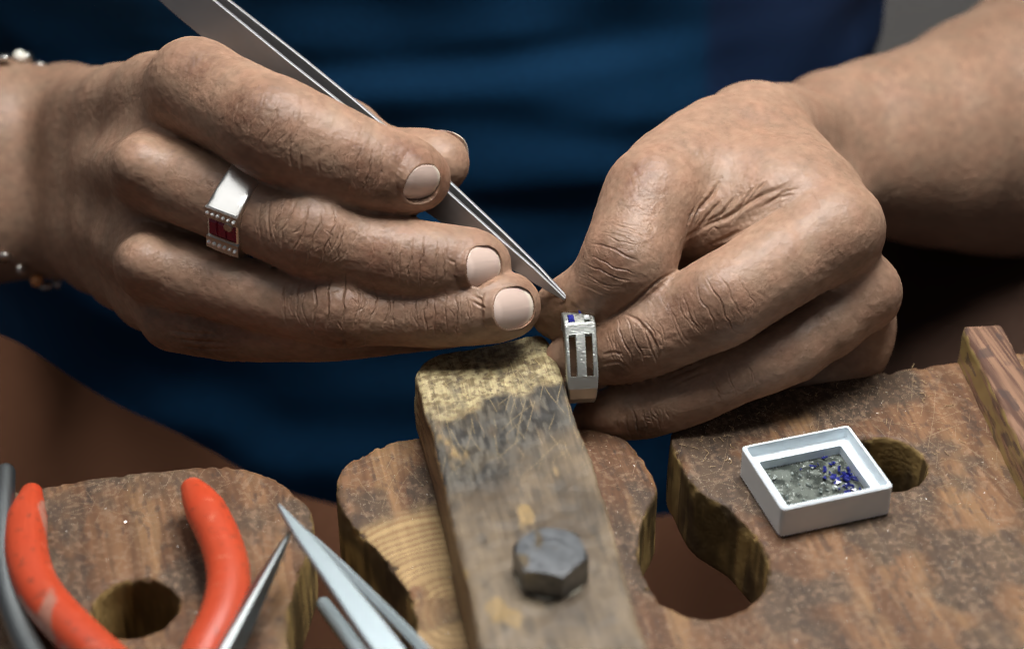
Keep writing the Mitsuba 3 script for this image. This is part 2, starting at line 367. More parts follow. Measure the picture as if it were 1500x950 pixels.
skin_mat('m_skin_right', at(880, 515, 0) - at(1230, 340, 0))
mat('m_nail', {'type': 'principled', 'base_color': {'type': 'mesh_attribute', 'name': 'vertex_color'}, 'roughness': .20, 'specular': .55})

# ---------------------------------------------------------------- the bench board with its two keyhole slots
def field2(poly, lo, hi, h):
    """Signed distance to a polygon on a grid (mm, negative inside)."""
    xs, ys = np.arange(lo[0], hi[0] + h, h), np.arange(lo[1], hi[1] + h, h)
    X, Y = np.meshgrid(xs, ys, indexing='ij')
    b = []
    for ring in [poly.exterior, *poly.interiors]:
        n = int(ring.length / .15); b += [np.array(ring.interpolate(t).coords[0]) for t in np.linspace(0, ring.length, n, endpoint=False)]
    dd, _ = cKDTree(np.array(b)).query(np.stack([X, Y], -1).reshape(-1, 2))
    ins = shapely.contains_xy(poly, X.ravel(), Y.ravel())
    return (np.where(ins, -dd, dd).reshape(X.shape), np.array(lo, float), h)
def slab(poly, z0, z1, r, h, noise=None, r0=None):
    x0, y0, x1, y1 = poly.bounds
    g2 = field2(poly, (x0 - 6, y0 - 6), (x1 + 6, y1 + 6), 0.5 if (x1 - x0) < 150 else .8)
    zc, hz = (z0 + z1) / 2, (z1 - z0) / 2
    def fn(p):
        d2 = map_coordinates(g2[0], ((p[:, :2] - g2[1]) / g2[2]).T, order=1, mode='nearest')
        dz = np.abs(p[:, 2] - zc) - hz
        if noise is not None:
            e = noise(p); d2 = d2 + e; 
        a, b = d2 + r, dz + r
        return np.hypot(np.maximum(a, 0), np.maximum(b, 0)) + np.minimum(np.maximum(a, b), 0) - r
    V, F, g = sdf_mesh(fn, (x0 - 5, y0 - 5, z0 - 4), (x1 + 5, y1 + 5, z1 + 4), h, band=3)
    return snap(g, V, 1), F

BOARD_T = 25.0
lobe_L = [(545, 1065), (588, 1010), (606, 965), (609, 922), (606, 898), (597, 870), (581, 842), (560, 814), (533, 787), (508, 759), (495, 735), (492, 710), (496, 691), (512, 674), (547, 656), (588, 641), (623, 636)]
lobe_R = [(700, 627), (780, 622), (840, 624), (885, 630), (918, 642), (937, 662), (957, 693), (964, 712), (961, 724), (949, 747), (940, 771), (937, 798), (940, 829), (951, 858)]
hole_R = [(968, 879), (996, 895), (1023, 903), (1050, 903), (1078, 896), (1097, 886), (1113, 872), (1124, 849), (1125, 821), (1113, 794), (1093, 771), (1070, 747), (1042, 730), (1019, 714), (1004, 693), (992, 666), (982, 650), (981, 635), (988, 623), (1007, 607)]
back_R = [(1075, 579), (1160, 565), (1200, 559), (1290, 544), (1400, 528), (1500, 513), (1600, 498)]
left_bl = [(-180, 742), (-60, 727), (60, 712), (120, 701), (200, 691), (300, 682), (350, 683), (400, 699), (440, 728), (456, 748), (460, 773), (452, 808), (440, 840), (427, 880), (422, 915), (428, 955), (445, 1000), (480, 1050), (515, 1072)]
def curve(pts, n):
    return catmull(ons(pts), n)[:, :2]
outer = np.vstack([curve(left_bl, 90), curve(lobe_L, 80), curve(lobe_R, 70), curve(hole_R, 90), curve(back_R, 30)])
e1 = outer[-1] + np.array([SY, -CY]) * 190
e0 = outer[0] + np.array([SY, -CY]) * 120
board_poly = sg.Polygon(np.vstack([outer, [e1], [e0]])).buffer(0)
def circle_on(c, rx):
    p = on(*c)[:2]; r = abs(on(c[0] + rx, c[1])[0] - p[0])
    return p, r
hl, hlr = circle_on((197, 889), 62)
hr, hrr = circle_on((1296, 678), 61)
for c, r in ((hl, hlr), (hr, hrr)):
    board_poly = board_poly.difference(sg.Point(c).buffer(r, 48))
def edge_noise(p):
    q = np.c_[p[:, :2] * .22, p[:, 2] * .10]
    n = (meshkit.fbm(q * .7, 3, 5) - .5) * 1.0
    k = np.exp(-((p[:, 2]) / 2.5) ** 2) * np.maximum(meshkit.fbm(p * .45, 3, 9) - .54, 0) * 8
    return n + k
bu = lambda q: (q[0] * CY + q[1] * SY, -q[0] * SY + q[1] * CY)
lc = on(668, 895); LOBE_C = bu(lc); BARE_U = float(bu(on(790, 840))[0]); LOBE_R = float(np.linalg.norm(on(548, 740) - lc))
V, F = slab(board_poly, -BOARD_T, 0, 1.1, 1.1, edge_noise)
put('workbench__board', (V, F), 'm_board', smooth=40)
tag('workbench', 'worn brown wooden jeweller\'s bench board with two sawn keyhole slots and round holes', 'workbench')
tag('workbench__board', None)
# raised rail along the right edge
r0, r1 = on(1403, 529), on(1500, 735)
rd = unit((r1 - r0)[:2]); rn = np.array([rd[1], -rd[0]]); rn = rn * np.sign(rn[0])
q0 = r0[:2] + rd * 1.0; 
rail_poly = sg.Polygon([q0 - rd * 2, q0 - rd * 2 + rn * 12.5, q0 + rd * 190 + rn * 12.5, q0 + rd * 190])
def rail_noise(p): return (meshkit.fbm(p * .2, 3, 2) - .5) * .9
V, F = slab(rail_poly, -BOARD_T * .4, 13, 1.8, 1.2, rail_noise)
put('workbench__rail', (V, F), 'm_rail', smooth=50)
tag('workbench__rail', 'raised reddish brown wooden strip along the right edge of the board')

# ---------------------------------------------------------------- the bench peg
PEG_Z = 20.0
pl = [(606, 548), (618, 586), (641, 672), (663, 773), (686, 874), (699, 940), (715, 1010)]
pr = [(978, 1010), (951, 950), (933, 899), (903, 793), (878, 702), (845, 616), (827, 561), (812, 503)]
pe = [(797, 487), (782, 485), (747, 493), (701, 503), (640, 514), (618, 526)]
peg_poly = sg.Polygon(np.vstack([catmull(ons(pl, PEG_Z), 50), catmull(ons(pr, PEG_Z), 50), catmull(ons(pe, PEG_Z), 20)])[:, :2]).buffer(-.8).buffer(.8)
ptip, pback = (on(606, 545, PEG_Z) + on(812, 500, PEG_Z)) / 2, (on(699, 940, PEG_Z) + on(948, 940, PEG_Z)) / 2
pv = unit((ptip - pback)[:2])
PEG_C, PEG_V = (float((ptip - 55 * np.r_[pv, 0])[0]), float((ptip - 55 * np.r_[pv, 0])[1])), (float(pv[0]), float(pv[1]))
def peg_noise(p):
    return (meshkit.fbm(p * np.array([.12, .12, .12]), 3, 21) - .5) * 1.6
V, F = slab(peg_poly, 0.15, PEG_Z, 1.5, 1.0, peg_noise)
# the tip is worn down and rounded by the file
al = (V[:, :2] - ptip[:2]) @ pv
w = np.clip((al + 9) / 9, 0, 1)
top = V[:, 2] > 4
V[top, 2] -= (w[top] ** 2) * .9 * (V[top, 2] / PEG_Z)
V[:, 2] += np.where(V[:, 2] > 10, (meshkit.fbm(V * np.array([.25, .25, 0]), 3, 8) - .5) * .8, 0)
put('bench_peg__bar', (V, F), 'm_peg', smooth=45)
tag('bench_peg', 'scorched and filed wooden bench peg bolted flat onto the bench board, pointing at the hands', 'bench peg')
tag('bench_peg__bar', None)
# hex bolt
bc = on(806, 842, PEG_Z)
bR = 9.9
def hexprism(R, z0, z1, rot):
    an = rot + np.arange(6) * math.pi / 3
    ring = np.c_[R * np.cos(an), R * np.sin(an)]
    return hull_pts(np.vstack([np.c_[ring, np.full(6, z0)], np.c_[ring, np.full(6, z1)]]))
BH = 8.2
hexm = hexprism(bR, 0, BH, math.radians(13 + 30 + 4))
cone = m3.Manifold.revolve(m3.CrossSection([[(0, -1), (bR + 4, -1), (bR + 4, BH - 3.0), (bR - 1.3, BH), (0, BH)]]), 64)
head = hexm ^ cone
recess = m3.Manifold.cylinder(.5, 4.6, 4.6, 40).translate([0, 0, BH - .28])
head = (head - recess).translate([float(bc[0]), float(bc[1]), PEG_Z - .6 + .8])
put('bench_peg__bolt_head', head, 'm_bolt', smooth=25)
tag('bench_peg__bolt_head', 'hexagonal steel bolt head on the peg')
ws = m3.Manifold.cylinder(1.0, 9.6, 8.8, 48).translate([float(bc[0]), float(bc[1]), PEG_Z - .7])
put('bench_peg__washer', ws, 'm_glue', smooth=25)
# raised marks stamped on the bolt head, a ring of short strokes
marks = []
for k in range(11):
    an = k * 2 * math.pi / 14 + .4
    b = m3.Manifold.cube([.5 if k % 3 else .9, 1.5, .3], True)
    if k % 2: b = b + m3.Manifold.cube([1.2, .4, .3], True).translate([.2, .5 - (k % 4) * .3, 0])
    marks.append(b.translate([0, 6.1, 0]).rotate([0, 0, math.degrees(an)]))
mk = m3.Manifold.batch_boolean(marks, m3.OpType.Add).translate([float(bc[0]), float(bc[1]), PEG_Z + .2 + BH + .05])
put('bench_peg__bolt_head__stamped_mark', mk, 'm_bolt')

# ---------------------------------------------------------------- the person: two arms with hands, nails, shirt, trousers
def mm(r, d): return r * WIDTH / 1500 * (DIST - d) / DIST
class Hand:
    """Bones as chains of (px, py, d, radius px): every chain is a smooth tapered tube, fingers blend into the palm but not into each other."""
    def __init__(self, palm, fingers, kp=9, kf=4.5, kb=7.0, extra=()):
        self.palm = [self.chain(c) for c in palm]
        self.fingers = [self.chain(c) for c in fingers]
        self.kp, self.kf, self.kb = kp, kf, kb
        self.extra = [(at(x, y, d), mm(r, d), k) for x, y, d, r, k in extra]     # rounded swellings: knuckles, balls of the fingers
    def chain(self, c):
        c = np.array(c, float)
        if len(c) > 2: c = catmull(c, (len(c) - 1) * 2 + 1)
        return [(at(*c[i][:3]), at(*c[i + 1][:3]), mm(c[i][3], c[i][2]), mm(c[i + 1][3], c[i + 1][2])) for i in range(len(c) - 1)]
    def seg(self, p, ch, k):
        d = None
        for a, b, ra, rb in ch:
            e = capsule(p, a, b, ra, rb)
            d = e if d is None else smin(d, e, k)
        return d
    def __call__(self, p):
        palm = None
        for ch in self.palm:
            e = self.seg(p, ch, 6)
            palm = e if palm is None else smin(palm, e, self.kp)
        out = palm
        for ch in self.fingers:
            out = smin(out, smin(palm, self.seg(p, ch, self.kf), self.kb), 0.7)
        for c, r, k in self.extra:
            out = smin(out, np.linalg.norm(p - c, axis=1) - r, k)
        return out
    def mesh(self, h=1.15, levels=1):
        P = np.array([q for ch in self.palm + self.fingers for a, b, ra, rb in ch for q in (a - max(ra, rb), a + max(ra, rb), b - max(ra, rb), b + max(ra, rb))])
        V, F, self.g = sdf_mesh(self, P.min(0) - 4, P.max(0) + 4, h)
        V = snap(self.g, V, 2)
        V = smooth_mesh(V, F, 3)
        for k in range(levels):
            V, F = refine(V, F)
        V = smooth_mesh(V, F, 2)
        self.V, self.F = V, F
        self.update()
        return self
    def update(self):
        self.N = vnormals(self.V, self.F)
        self.P = proj(self.V)
        q = self.V - EYE
        self.front = np.nonzero((self.N * q).sum(1) < 0)[0]
        self.tree = cKDTree(self.P[self.front, :2])
    def pick(self, px, py, r=4.0):
        """The nearest front surface point under a pixel of the photograph."""
        i = np.array(self.tree.query_ball_point((px, py), r), int)
        if len(i) == 0:
            i = np.atleast_1d(self.tree.query((px, py), 1)[1])
        i = self.front[i]
        z = self.P[i, 2]; i = i[z > z.max() - 2.5]
        return self.V[i].mean(0), unit(self.N[i].mean(0))
    def groove(self, strokes):
        """Skin folds: each (points px, depth mm, half width mm) becomes a groove with slightly raised lips along the surface."""
        qs = []
        for pts, dep, wid in strokes:
            c = catmull(np.array(pts, float), max(6, int(sum(np.hypot(*(np.diff(np.array(pts, float), axis=0).T))) / 1.6)))
            q = np.array([self.pick(x, y, 3.0)[0] for x, y in c])
            q = q[np.r_[True, np.linalg.norm(np.diff(q, axis=0), axis=1) < 6]]
            for _ in range(2): q[1:-1] = (q[:-2] + 2 * q[1:-1] + q[2:]) / 4
            if len(q) > 2: qs.append((q, dep, wid))
        allq = cKDTree(np.vstack([q for q, _, _ in qs]))
        for reach in (2.0, 1.1):                      # finer faces where the folds run
            d, _ = allq.query(self.V[self.F].mean(1), distance_upper_bound=reach)
            self.V, self.F = trimesh.remesh.subdivide(self.V, self.F, face_index=np.nonzero(d < reach)[0])
        self.N = vnormals(self.V, self.F)
        disp = np.zeros(len(self.V)); vt = cKDTree(self.V)
        for q, dep, wid in qs:
            m = len(q); f = np.clip(np.minimum(np.arange(m), m - 1 - np.arange(m)) / max(m * .3, 1), .1, 1)
            near = np.unique(np.concatenate([np.array(x, int) for x in vt.query_ball_point(q, wid * 3.2)]))
            d, j = cKDTree(q).query(self.V[near])
            t = d / wid
            disp[near] += f[j] * dep * (-np.exp(-t * t) + .10 * np.exp(-((t - 2.0) / .8) ** 2))
        self.V = self.V + self.N * np.clip(disp, -1.1, .4)[:, None]
        self.update()
    def noise(self, amp, scale, seed=0, oct=3):
        self.V = self.V + self.N * ((meshkit.fbm(self.V * scale, oct, seed) - .5) * amp)[:, None]
        self.update()

def knuckle(c, ang, half, n, spread, bow, dep, wid, seed, cross=True):
    """Strokes across a finger joint. c: centre px, ang: direction of the finger in the picture (degrees, y down), half: half finger width px."""
    r = np.random.default_rng(seed); out = []
    a = math.radians(ang); ax, sd = np.array([math.cos(a), math.sin(a)]), np.array([-math.sin(a), math.cos(a)])
    wid *= .58; dep *= .92; n = max(3, int(n * .75))
    for k in range(n):
        t = (k - (n - 1) / 2) / max((n - 1) / 2, 1)
        o = np.array(c) + ax * (t * spread + r.normal(0, spread * .06))
        L = half * (1 - .28 * t * t) * r.uniform(.85, 1.15); s0 = r.normal(0, half * .08)
        ph, wv = r.uniform(0, 6, 2), r.uniform(.6, 1.4)
        pts = [o + sd * (s0 + L * u) + ax * (bow * t * (1 - u * u) * 1.0 + wv * (math.sin(5 * u + ph[0]) + .6 * math.sin(11 * u + ph[1])) * half * .035) for u in np.linspace(-1, 1, 9)]
        out.append((pts, dep * r.uniform(.55, 1.1) * (1 - .3 * abs(t)), wid * r.uniform(.8, 1.2)))
    if cross:
        for k in range(n):
            o = np.array(c) + ax * r.uniform(-spread, spread) * .9 + sd * r.uniform(-half, half) * .75
            b = a + r.choice([-1, 1]) * r.uniform(.3, 1.2)
            L = r.uniform(4, 11)
            e = np.array([math.cos(b), math.sin(b)])
            out.append(([o - e * L, o + np.array([r.normal(0, 1), r.normal(0, 1)]), o + e * L], dep * .35, wid * .8))
    for k in range(8 if cross else 0):                # fainter lines further out, so that the folds die away along the finger
        t = r.uniform(-1, 1); t = t + .7 * (1 if t > 0 else -1)
        o = np.array(c) + ax * t * spread + sd * r.normal(0, half * .15); L = half * r.uniform(.45, .9); ph = r.uniform(0, 6)
        out.append(([o + sd * L * u + ax * (bow * .8 * (1 if t > 0 else -1) * (1 - u * u) + math.sin(4 * u + ph) * 1.2) for u in np.linspace(-1, 1, 7)], dep * .30, wid * .9))
    return out

def nail(hand, key, c, ang, L, W, R, free=.9, tilt=None, seed=0, frame=None):
    """A finger nail as a thin curved plate bedded into the finger tip. c px centre, ang direction of the tip, L and W in mm, R radius of curvature in mm."""
    o, n = hand.pick(*c, 6.0)
    a_ = math.radians(ang)
    o2, _ = hand.pick(c[0] + 12 * math.cos(a_), c[1] + 12 * math.sin(a_), 6.0)
    o1, _ = hand.pick(c[0] - 12 * math.cos(a_), c[1] - 12 * math.sin(a_), 6.0)
    if tilt is not None: n = unit(n + RT * tilt[0] + UP * tilt[1] + BK * tilt[2])
    a = unit(o2 - o1)
    if frame is not None: o, n, a = frame
    a = unit(a - n * (a @ n)); s = np.cross(n, a)
    nt, ns = 30, 33
    t = np.linspace(0, 1, nt)[:, None]; q = np.linspace(-1, 1, ns)[None]
    w = W / 2 * np.where(t < .48, (1 - (1 - np.minimum(t, .48) / .48) ** 2.1 * .95) ** .5, 1 - .10 * np.maximum(t - .38, 0) ** 2)
    v = w * q; end = 1 - .14 * q ** 2 - .16 * np.abs(q) ** 6
    u = -L / 2 + t * L * np.where(t > .5, 1 + (end - 1) * (t - .5) * 2, 1)
    hgt = lambda u, v: .18 - v * v / (2 * R) - np.maximum(u + L * .5, 0) ** 2 / (2 * 34.0) * .9 + .06
    H = hgt(u, v)
    top = o + u[..., None] * a + v[..., None] * s + H[..., None] * n
    bot = top - n * .45
    nn = nt * ns
    i, j = np.meshgrid(np.arange(nt - 1), np.arange(ns - 1), indexing='ij')
    Q = np.stack([i * ns + j, (i + 1) * ns + j, (i + 1) * ns + j + 1, i * ns + j + 1], -1).reshape(-1, 4)
    Q = np.vstack([Q, Q[:, ::-1] + nn])
    loop = np.concatenate([np.arange(ns), np.arange(2, nt) * ns - 1 + 0, [nn - 1], nn - 2 - np.arange(ns - 1), (np.arange(nt - 2, 0, -1)) * ns]).astype(int)
    l2 = np.roll(loop, -1)
    Q = np.vstack([Q, np.stack([loop, l2, l2 + nn, loop + nn], -1)])
    Vn = np.vstack([top.reshape(-1, 3), bot.reshape(-1, 3)])
    tt = np.broadcast_to(t, (nt, ns)).ravel(); qq = np.broadcast_to(q, (nt, ns)).ravel()
    pink, white, lun = np.array([.53, .405, .345]), np.array([.66, .59, .49]), np.array([.63, .50, .435])
    f = np.clip((tt - (1 - .16 * free) + .07 * np.abs(qq) ** 2) / .09, 0, 1)[:, None]
    l = np.clip((.22 - tt - .12 * qq ** 2) / .06, 0, 1)[:, None]
    col = pink * (1 - l * .6) + lun * l * .6; col = col * (1 - f) + white * f
    col = col * (1 + .10 * (meshkit.fbm(np.c_[qq * 9, tt * 1.2, tt * 0 + seed], 3) - .5))[:, None]
    put(key, (Vn, Q), 'm_nail', smooth=True, color=np.vstack([col, col]))
    if frame is not None: return
    # bed the skin: lower it under the plate, raise the folds around the plate
    rimt = cKDTree(top.reshape(-1, 3)[loop])
    for reach in (2.4, 1.6):
        d, _ = rimt.query(hand.V[hand.F].mean(1), distance_upper_bound=reach)
        hand.V, hand.F = trimesh.remesh.subdivide(hand.V, hand.F, face_index=np.nonzero(d < reach)[0])
    hand.update()
    rel = hand.V - o; U, Vv, Hh = rel @ a, rel @ s, rel @ n
    near = np.nonzero((np.abs(U) < L) & (np.abs(Vv) < W) & (Hh > -R * .9) & ((hand.N @ n) > -.1))[0]
    outl = np.stack([u, v], -1).reshape(-1, 2)[loop]
    pg = sg.Polygon(outl).buffer(0)
    ins = shapely.contains_xy(pg, U[near], Vv[near])
    dense = np.array([pg.exterior.interpolate(x).coords[0] for x in np.linspace(0, pg.exterior.length, 240)])
    dd, _ = cKDTree(dense).query(np.c_[U[near], Vv[near]])
    Hn = hgt(U[near], Vv[near])
    keep = np.abs(Hh[near] - Hn) < 2.6; near, ins, dd, Hn = near[keep], ins[keep], dd[keep], Hn[keep]
    new = Hh[near].copy()
    new = np.where(ins, np.minimum(new, Hn - .02 - .35 * np.clip((dd - .35) / .8, 0, 1)), new)
    back = np.clip((L * .30 - U[near]) / (L * .25), 0, 1)
    lift = .22 * np.exp(-((dd - .75) / .6) ** 2) * back
    new = np.where(~ins, np.where(dd < 2.6, np.maximum(new, np.where(back > .25, Hn + .04 - .75 * np.maximum(dd - .5, 0), -99)), new) + lift, new)
    hand.V[near] += (new - Hh[near])[:, None] * n
    hand.update()

def skin_colour(hand, spots, seed=0):
    """Pigment per vertex: uneven brown skin; spots (px, py, radius px, rgb factor) are darker knuckles, pinker pads and stained creases."""
    V = hand.V
    b = meshkit.fbm(V * .06, 3, seed)[:, None]; f = meshkit.fbm(V * .45, 3, seed + 3)[:, None]; g = meshkit.noise(V * 1.6, seed + 7)[:, None]
    c = np.array([.214, .126, .083]) * (1 - b) + np.array([.312, .193, .130]) * b
    c = c * (.76 + .48 * f) * (.91 + .18 * g)
    c = c * (1 + (meshkit.fbm(V * .2, 2, seed + 11)[:, None] - .5) * np.array([.10, -.07, -.10]))
    for x, y, r, k in spots:
        o, _ = hand.pick(x, y)
        d = np.linalg.norm(V - o, axis=1) / mm(r, 0)
        w = np.exp(-d ** 2 * 1.1)[:, None] * (.12 + .75 * meshkit.fbm(V * .5, 3, seed + 20)[:, None])
        c = c * (1 - w) + c * np.array(k) * w
    return np.clip(c, .01, .9)

# ---- the hand at the left of the picture (back of the hand, tweezers pinched between thumb and forefinger)
A = Hand(
    palm=[[(-420, 235, -124, 195), (-150, 240, -114, 168), (95, 182, -112, 84)], [(-150, 290, -114, 150), (105, 305, -112, 92)],
          [(110, 188, -110, 80), (178, 158, -56, 58), (285, 128, -9, 62)],
          [(115, 232, -110, 78), (168, 246, -56, 54), (217, 249, -8, 50)],
          [(120, 285, -110, 80), (168, 332, -56, 54), (222, 385, -10, 46)],
          [(115, 325, -110, 78), (184, 396, -58, 52), (256, 462, -18, 45)],
          [(245, 190, -20, 38), (305, 235, -15, 38)], [(232, 312, -20, 36), (310, 346, -14, 38)], [(245, 425, -22, 36), (330, 450, -16, 36)],
          [(235, 200, -28, 38), (238, 300, -28, 38), (255, 420, -28, 38)]],
    fingers=[[(285, 130, -6, 66), (345, 158, 7, 66), (400, 188, 17, 68), (470, 216, 17, 65), (545, 246, 14, 57), (595, 257, 10, 50), (620, 263, 6, 36)],
             [(220, 252, -4, 53), (300, 282, 3, 54), (380, 312, 8, 56), (452, 338, 11, 58), (540, 366, 10, 53), (622, 383, 9, 53), (690, 387, 6, 46), (708, 389, 4, 34)],
             [(222, 388, -6, 49), (330, 420, 1, 46), (420, 442, 4, 46), (492, 452, 6, 47), (570, 457, 5, 43), (645, 458, 6, 45), (712, 450, 7, 46), (748, 447, 6, 44)],
             [(258, 462, -14, 47), (340, 482, -10, 42), (430, 484, -8, 40), (498, 484, -8, 38), (570, 480, -12, 34), (640, 474, -16, 32), (690, 470, -18, 26)],
             [(200, 185, -66, 56), (330, 165, -60, 50), (460, 172, -48, 52), (550, 226, -38, 42), (600, 238, -26, 44), (643, 239, -20, 45)]],
    extra=[(285, 120, -1, 60, 5), (206, 243, 4, 43, 4), (211, 385, 2, 40, 4), (398, 186, 21, 60, 7), (455, 337, 15, 54, 7), (495, 452, 9, 43, 7)])
A.mesh()

# ---- the hand at the right of the picture (holding the unfinished ring)
B = Hand(
    palm=[[(1900, 70, -250, 270), (1560, 160, -190, 194), (1370, 206, -150, 140), (1225, 202, -124, 100)], [(1500, 230, -190, 150), (1240, 235, -126, 90)],
          [(1200, 205, -122, 62), (1095, 200, -50, 66), (1020, 238, -26, 68), (957, 284, -5, 67)],
          [(1190, 225, -122, 58), (1118, 205, -54, 64), (1160, 262, -26, 66), (1222, 336, -6, 64)],
          [(1195, 250, -122, 60), (1190, 330, -52, 54), (1262, 425, -16, 50)],
          [(1205, 270, -122, 60), (1205, 385, -62, 54), (1262, 470, -32, 44)],
          [(1010, 300, -16, 44), (1110, 266, -13, 54), (1185, 290, -10, 54)],
          [(1018, 335, -17, 40), (1100, 310, -14, 44), (1180, 310, -14, 46)],
          [(975, 420, -36, 44), (1060, 390, -32, 50), (1150, 400, -32, 50)], [(905, 560, -30, 30), (980, 540, -28, 36), (1100, 500, -28, 40)],
          [(1032, 356, -8, 15), (1080, 322, -3, 19), (1135, 292, -1, 20), (1165, 280, -2, 16)]],
    fingers=[[(957, 284, -5, 65), (936, 332, 1, 62), (920, 385, 4, 61), (890, 425, 0, 54), (850, 446, -4, 44), (816, 458, -8, 38)],
             [(1222, 338, -4, 64), (1140, 388, 7, 63), (1058, 440, 10, 60), (1000, 470, 8, 54), (945, 494, 6, 52), (902, 511, 1, 44), (878, 518, -3, 34), (850, 524, -3, 32), (828, 527, -4, 28)],
             [(1264, 430, -12, 52), (1160, 508, -4, 48), (1075, 545, -1, 42), (1010, 575, -2, 42), (940, 597, -4, 40), (890, 606, -8, 30), (862, 610, -11, 22)],
             [(1260, 470, -30, 46), (1248, 520, -32, 44), (1160, 560, -32, 40), (1080, 580, -30, 30)]],
    kp=10, kb=5.0,
    extra=[(1226, 335, 2, 60, 8), (1264, 430, -8, 46, 6), (920, 385, 8, 54, 7), (1055, 440, 13, 52, 7)])
B.mesh()

# ---- folds of the skin
KA = []
KA += knuckle((385, 178), 25, 46, 6, 34, 8, .34, .48, 1)
KA += [([(428, 185), (424, 215), (428, 250)], .28, .4), ([(446, 200), (440, 232), (444, 262)], .30, .4), ([(470, 205), (466, 235), (470, 262)], .2, .4)]
KA += knuckle((530, 250), 14, 40, 6, 24, 5, .42, .42, 2)
KA += knuckle((452, 340), 18, 50, 8, 44, 12, .62, .48, 3)
KA += knuckle((620, 386), 6, 40, 7, 28, 6, .42, .40, 4)
KA += knuckle((545, 366), 12, 34, 3, 26, 3, .18, .35, 14)
KA += knuckle((492, 447), 4, 46, 9, 44, 12, .72, .46, 5)
KA += knuckle((645, 462), 0, 36, 8, 34, 6, .45, .40, 6)
KA += knuckle((575, 458), 0, 32, 5, 30, 3, .18, .35, 16)
KA += knuckle((505, 506), 0, 18, 5, 30, 3, .45, .45, 7, False)
KA += [([(690, 440), (702, 447), (714, 452)], .35, .4), ([(692, 432), (704, 438), (716, 444)], .3, .4), ([(652, 378), (664, 383), (676, 388)], .25, .4)]
KA += [([(250, 495), (290, 500), (340, 502)], .3, .5), ([(255, 505), (300, 511), (350, 510)], .3, .5), ([(240, 482), (285, 488), (330, 490)], .25, .5)]
KA += [([(330, 262), (312, 300), (318, 330)], .2, .5), ([(398, 285), (392, 320), (398, 360)], .35, .45), ([(386, 285), (379, 320), (384, 362)], .2, .4)]
A.noise(.30, .55, 3)
A.groove(KA)
KB = []
KB += knuckle((895, 384), 112, 44, 7, 30, 6, .50, .46, 21)
KB += knuckle((925, 330), 105, 36, 3, 22, 3, .15, .4, 22)
KB += [([(1000, 352), (1036, 330), (1069, 316), (1112, 288), (1158, 272)], 1.0, .75), ([(1010, 345), (1022, 312), (1042, 286), (1056, 262)], 1.0, .6), ([(1020, 338), (1040, 312), (1058, 292)], .8, .5), ([(1048, 328), (1062, 306), (1080, 284)], .7, .5), ([(1003, 350), (1010, 322), (1020, 300)], .8, .6), ([(1078, 312), (1094, 288), (1110, 268)], .6, .5), ([(1023, 330), (1053, 315), (1075, 300)], .6, .5),
       ([(1040, 358), (1069, 346), (1112, 321), (1150, 300)], .6, .6), ([(1092, 298), (1108, 280), (1122, 264)], .5, .5), ([(1060, 322), (1072, 300), (1090, 280)], .4, .5),
       ([(1070, 330), (1085, 305)], .35, .45), ([(1110, 306), (1140, 290), (1165, 284)], .35, .5), ([(1035, 345), (1045, 333), (1052, 338)], .3, .4), ([(1128, 298), (1148, 282), (1172, 276)], .3, .5)]
KB += knuckle((1055, 448), 153, 48, 7, 40, 7, .50, .46, 23)
KB += knuckle((932, 500), 158, 42, 7, 24, 6, .62, .46, 24)
KB += [([(905, 455), (935, 470), (958, 500), (965, 535)], .5, .45), ([(880, 535), (905, 530), (928, 545)], .4, .45), ([(880, 520), (900, 516), (918, 522)], .3, .4)]
KB += [([(996, 396), (965, 411), (935, 436), (908, 456), (880, 474)], .9, .5)]
KB += knuckle((935, 622), 165, 26, 7, 28, 3, .75, .5, 25)
KB += knuckle((1072, 556), 160, 26, 5, 24, 3, .4, .42, 26)
KB += [([(965, 560), (1000, 545), (1040, 530)], .25, .5), ([(975, 570), (1010, 552), (1050, 540)], .2, .5), ([(985, 580), (1020, 562)], .2, .4)]
B.noise(.30, .55, 4)
B.groove([(q_, d_ * .85, w_) for q_, d_, w_ in KB])
nail(A, 'person__arm__fingernail', (620, 273), 4, 12.6, 11.4, 8.2, .7, (0, -.25, 0), 1)
nail(A, 'person__arm__fingernail_001', (711, 391), -2, 12.4, 12.0, 8.0, .5, None, 2)
nail(A, 'person__arm__fingernail_002', (756, 451), -8, 13.6, 12.2, 8.4, .9, None, 3)
nail(A, 'person__arm__thumbnail', (654, 206), 12, 14.5, 15.0, 9.5, 1.0, None, 4, frame=(at(655, 221, -30.5), unit(.18 * RT + .36 * UP - .9 * BK), unit(RT - .05 * UP)))
RD = (.37, .198, .138)
DK, GR, PK = (.25, .14, .092), (.12, .095, .08), (.46, .29, .21)
colA = skin_colour(A, [(388, 178, 46, (.27, .155, .11)), (455, 338, 52, (.27, .15, .10)), (492, 447, 52, DK), (532, 250, 36, (.28, .165, .115)), (645, 463, 36, (.29, .165, .11)), (622, 388, 34, (.29, .17, .12)),
                       (570, 283, 24, (.22, .125, .085)), (672, 400, 22, (.25, .14, .095)), (290, 95, 40, (.31, .18, .13)), (505, 505, 30, DK), (300, 500, 60, DK), (645, 250, 40, (.47, .29, .21)), (770, 420, 20, PK), (345, 165, 40, RD), (560, 380, 40, RD), (600, 225, 34, RD)], 1)
colB = skin_colour(B, [(895, 384, 40, (.30, .175, .12)), (932, 505, 26, GR), (938, 625, 30, (.10, .08, .07)), (1055, 455, 44, (.30, .175, .12)), (835, 455, 36, (.42, .34, .19)), (812, 458, 40, (.40, .33, .20)), (850, 470, 30, (.40, .31, .19)), (905, 545, 22, (.2, .13, .1)), (890, 480, 20, (.46, .32, .19)), (930, 260, 44, RD), (985, 450, 30, RD)], 2)
put('person__arm', (A.V, A.F), 'm_skin_left', smooth=True, color=colA)
put('person__arm_001', (B.V, B.F), 'm_skin_right', smooth=True, color=colB)
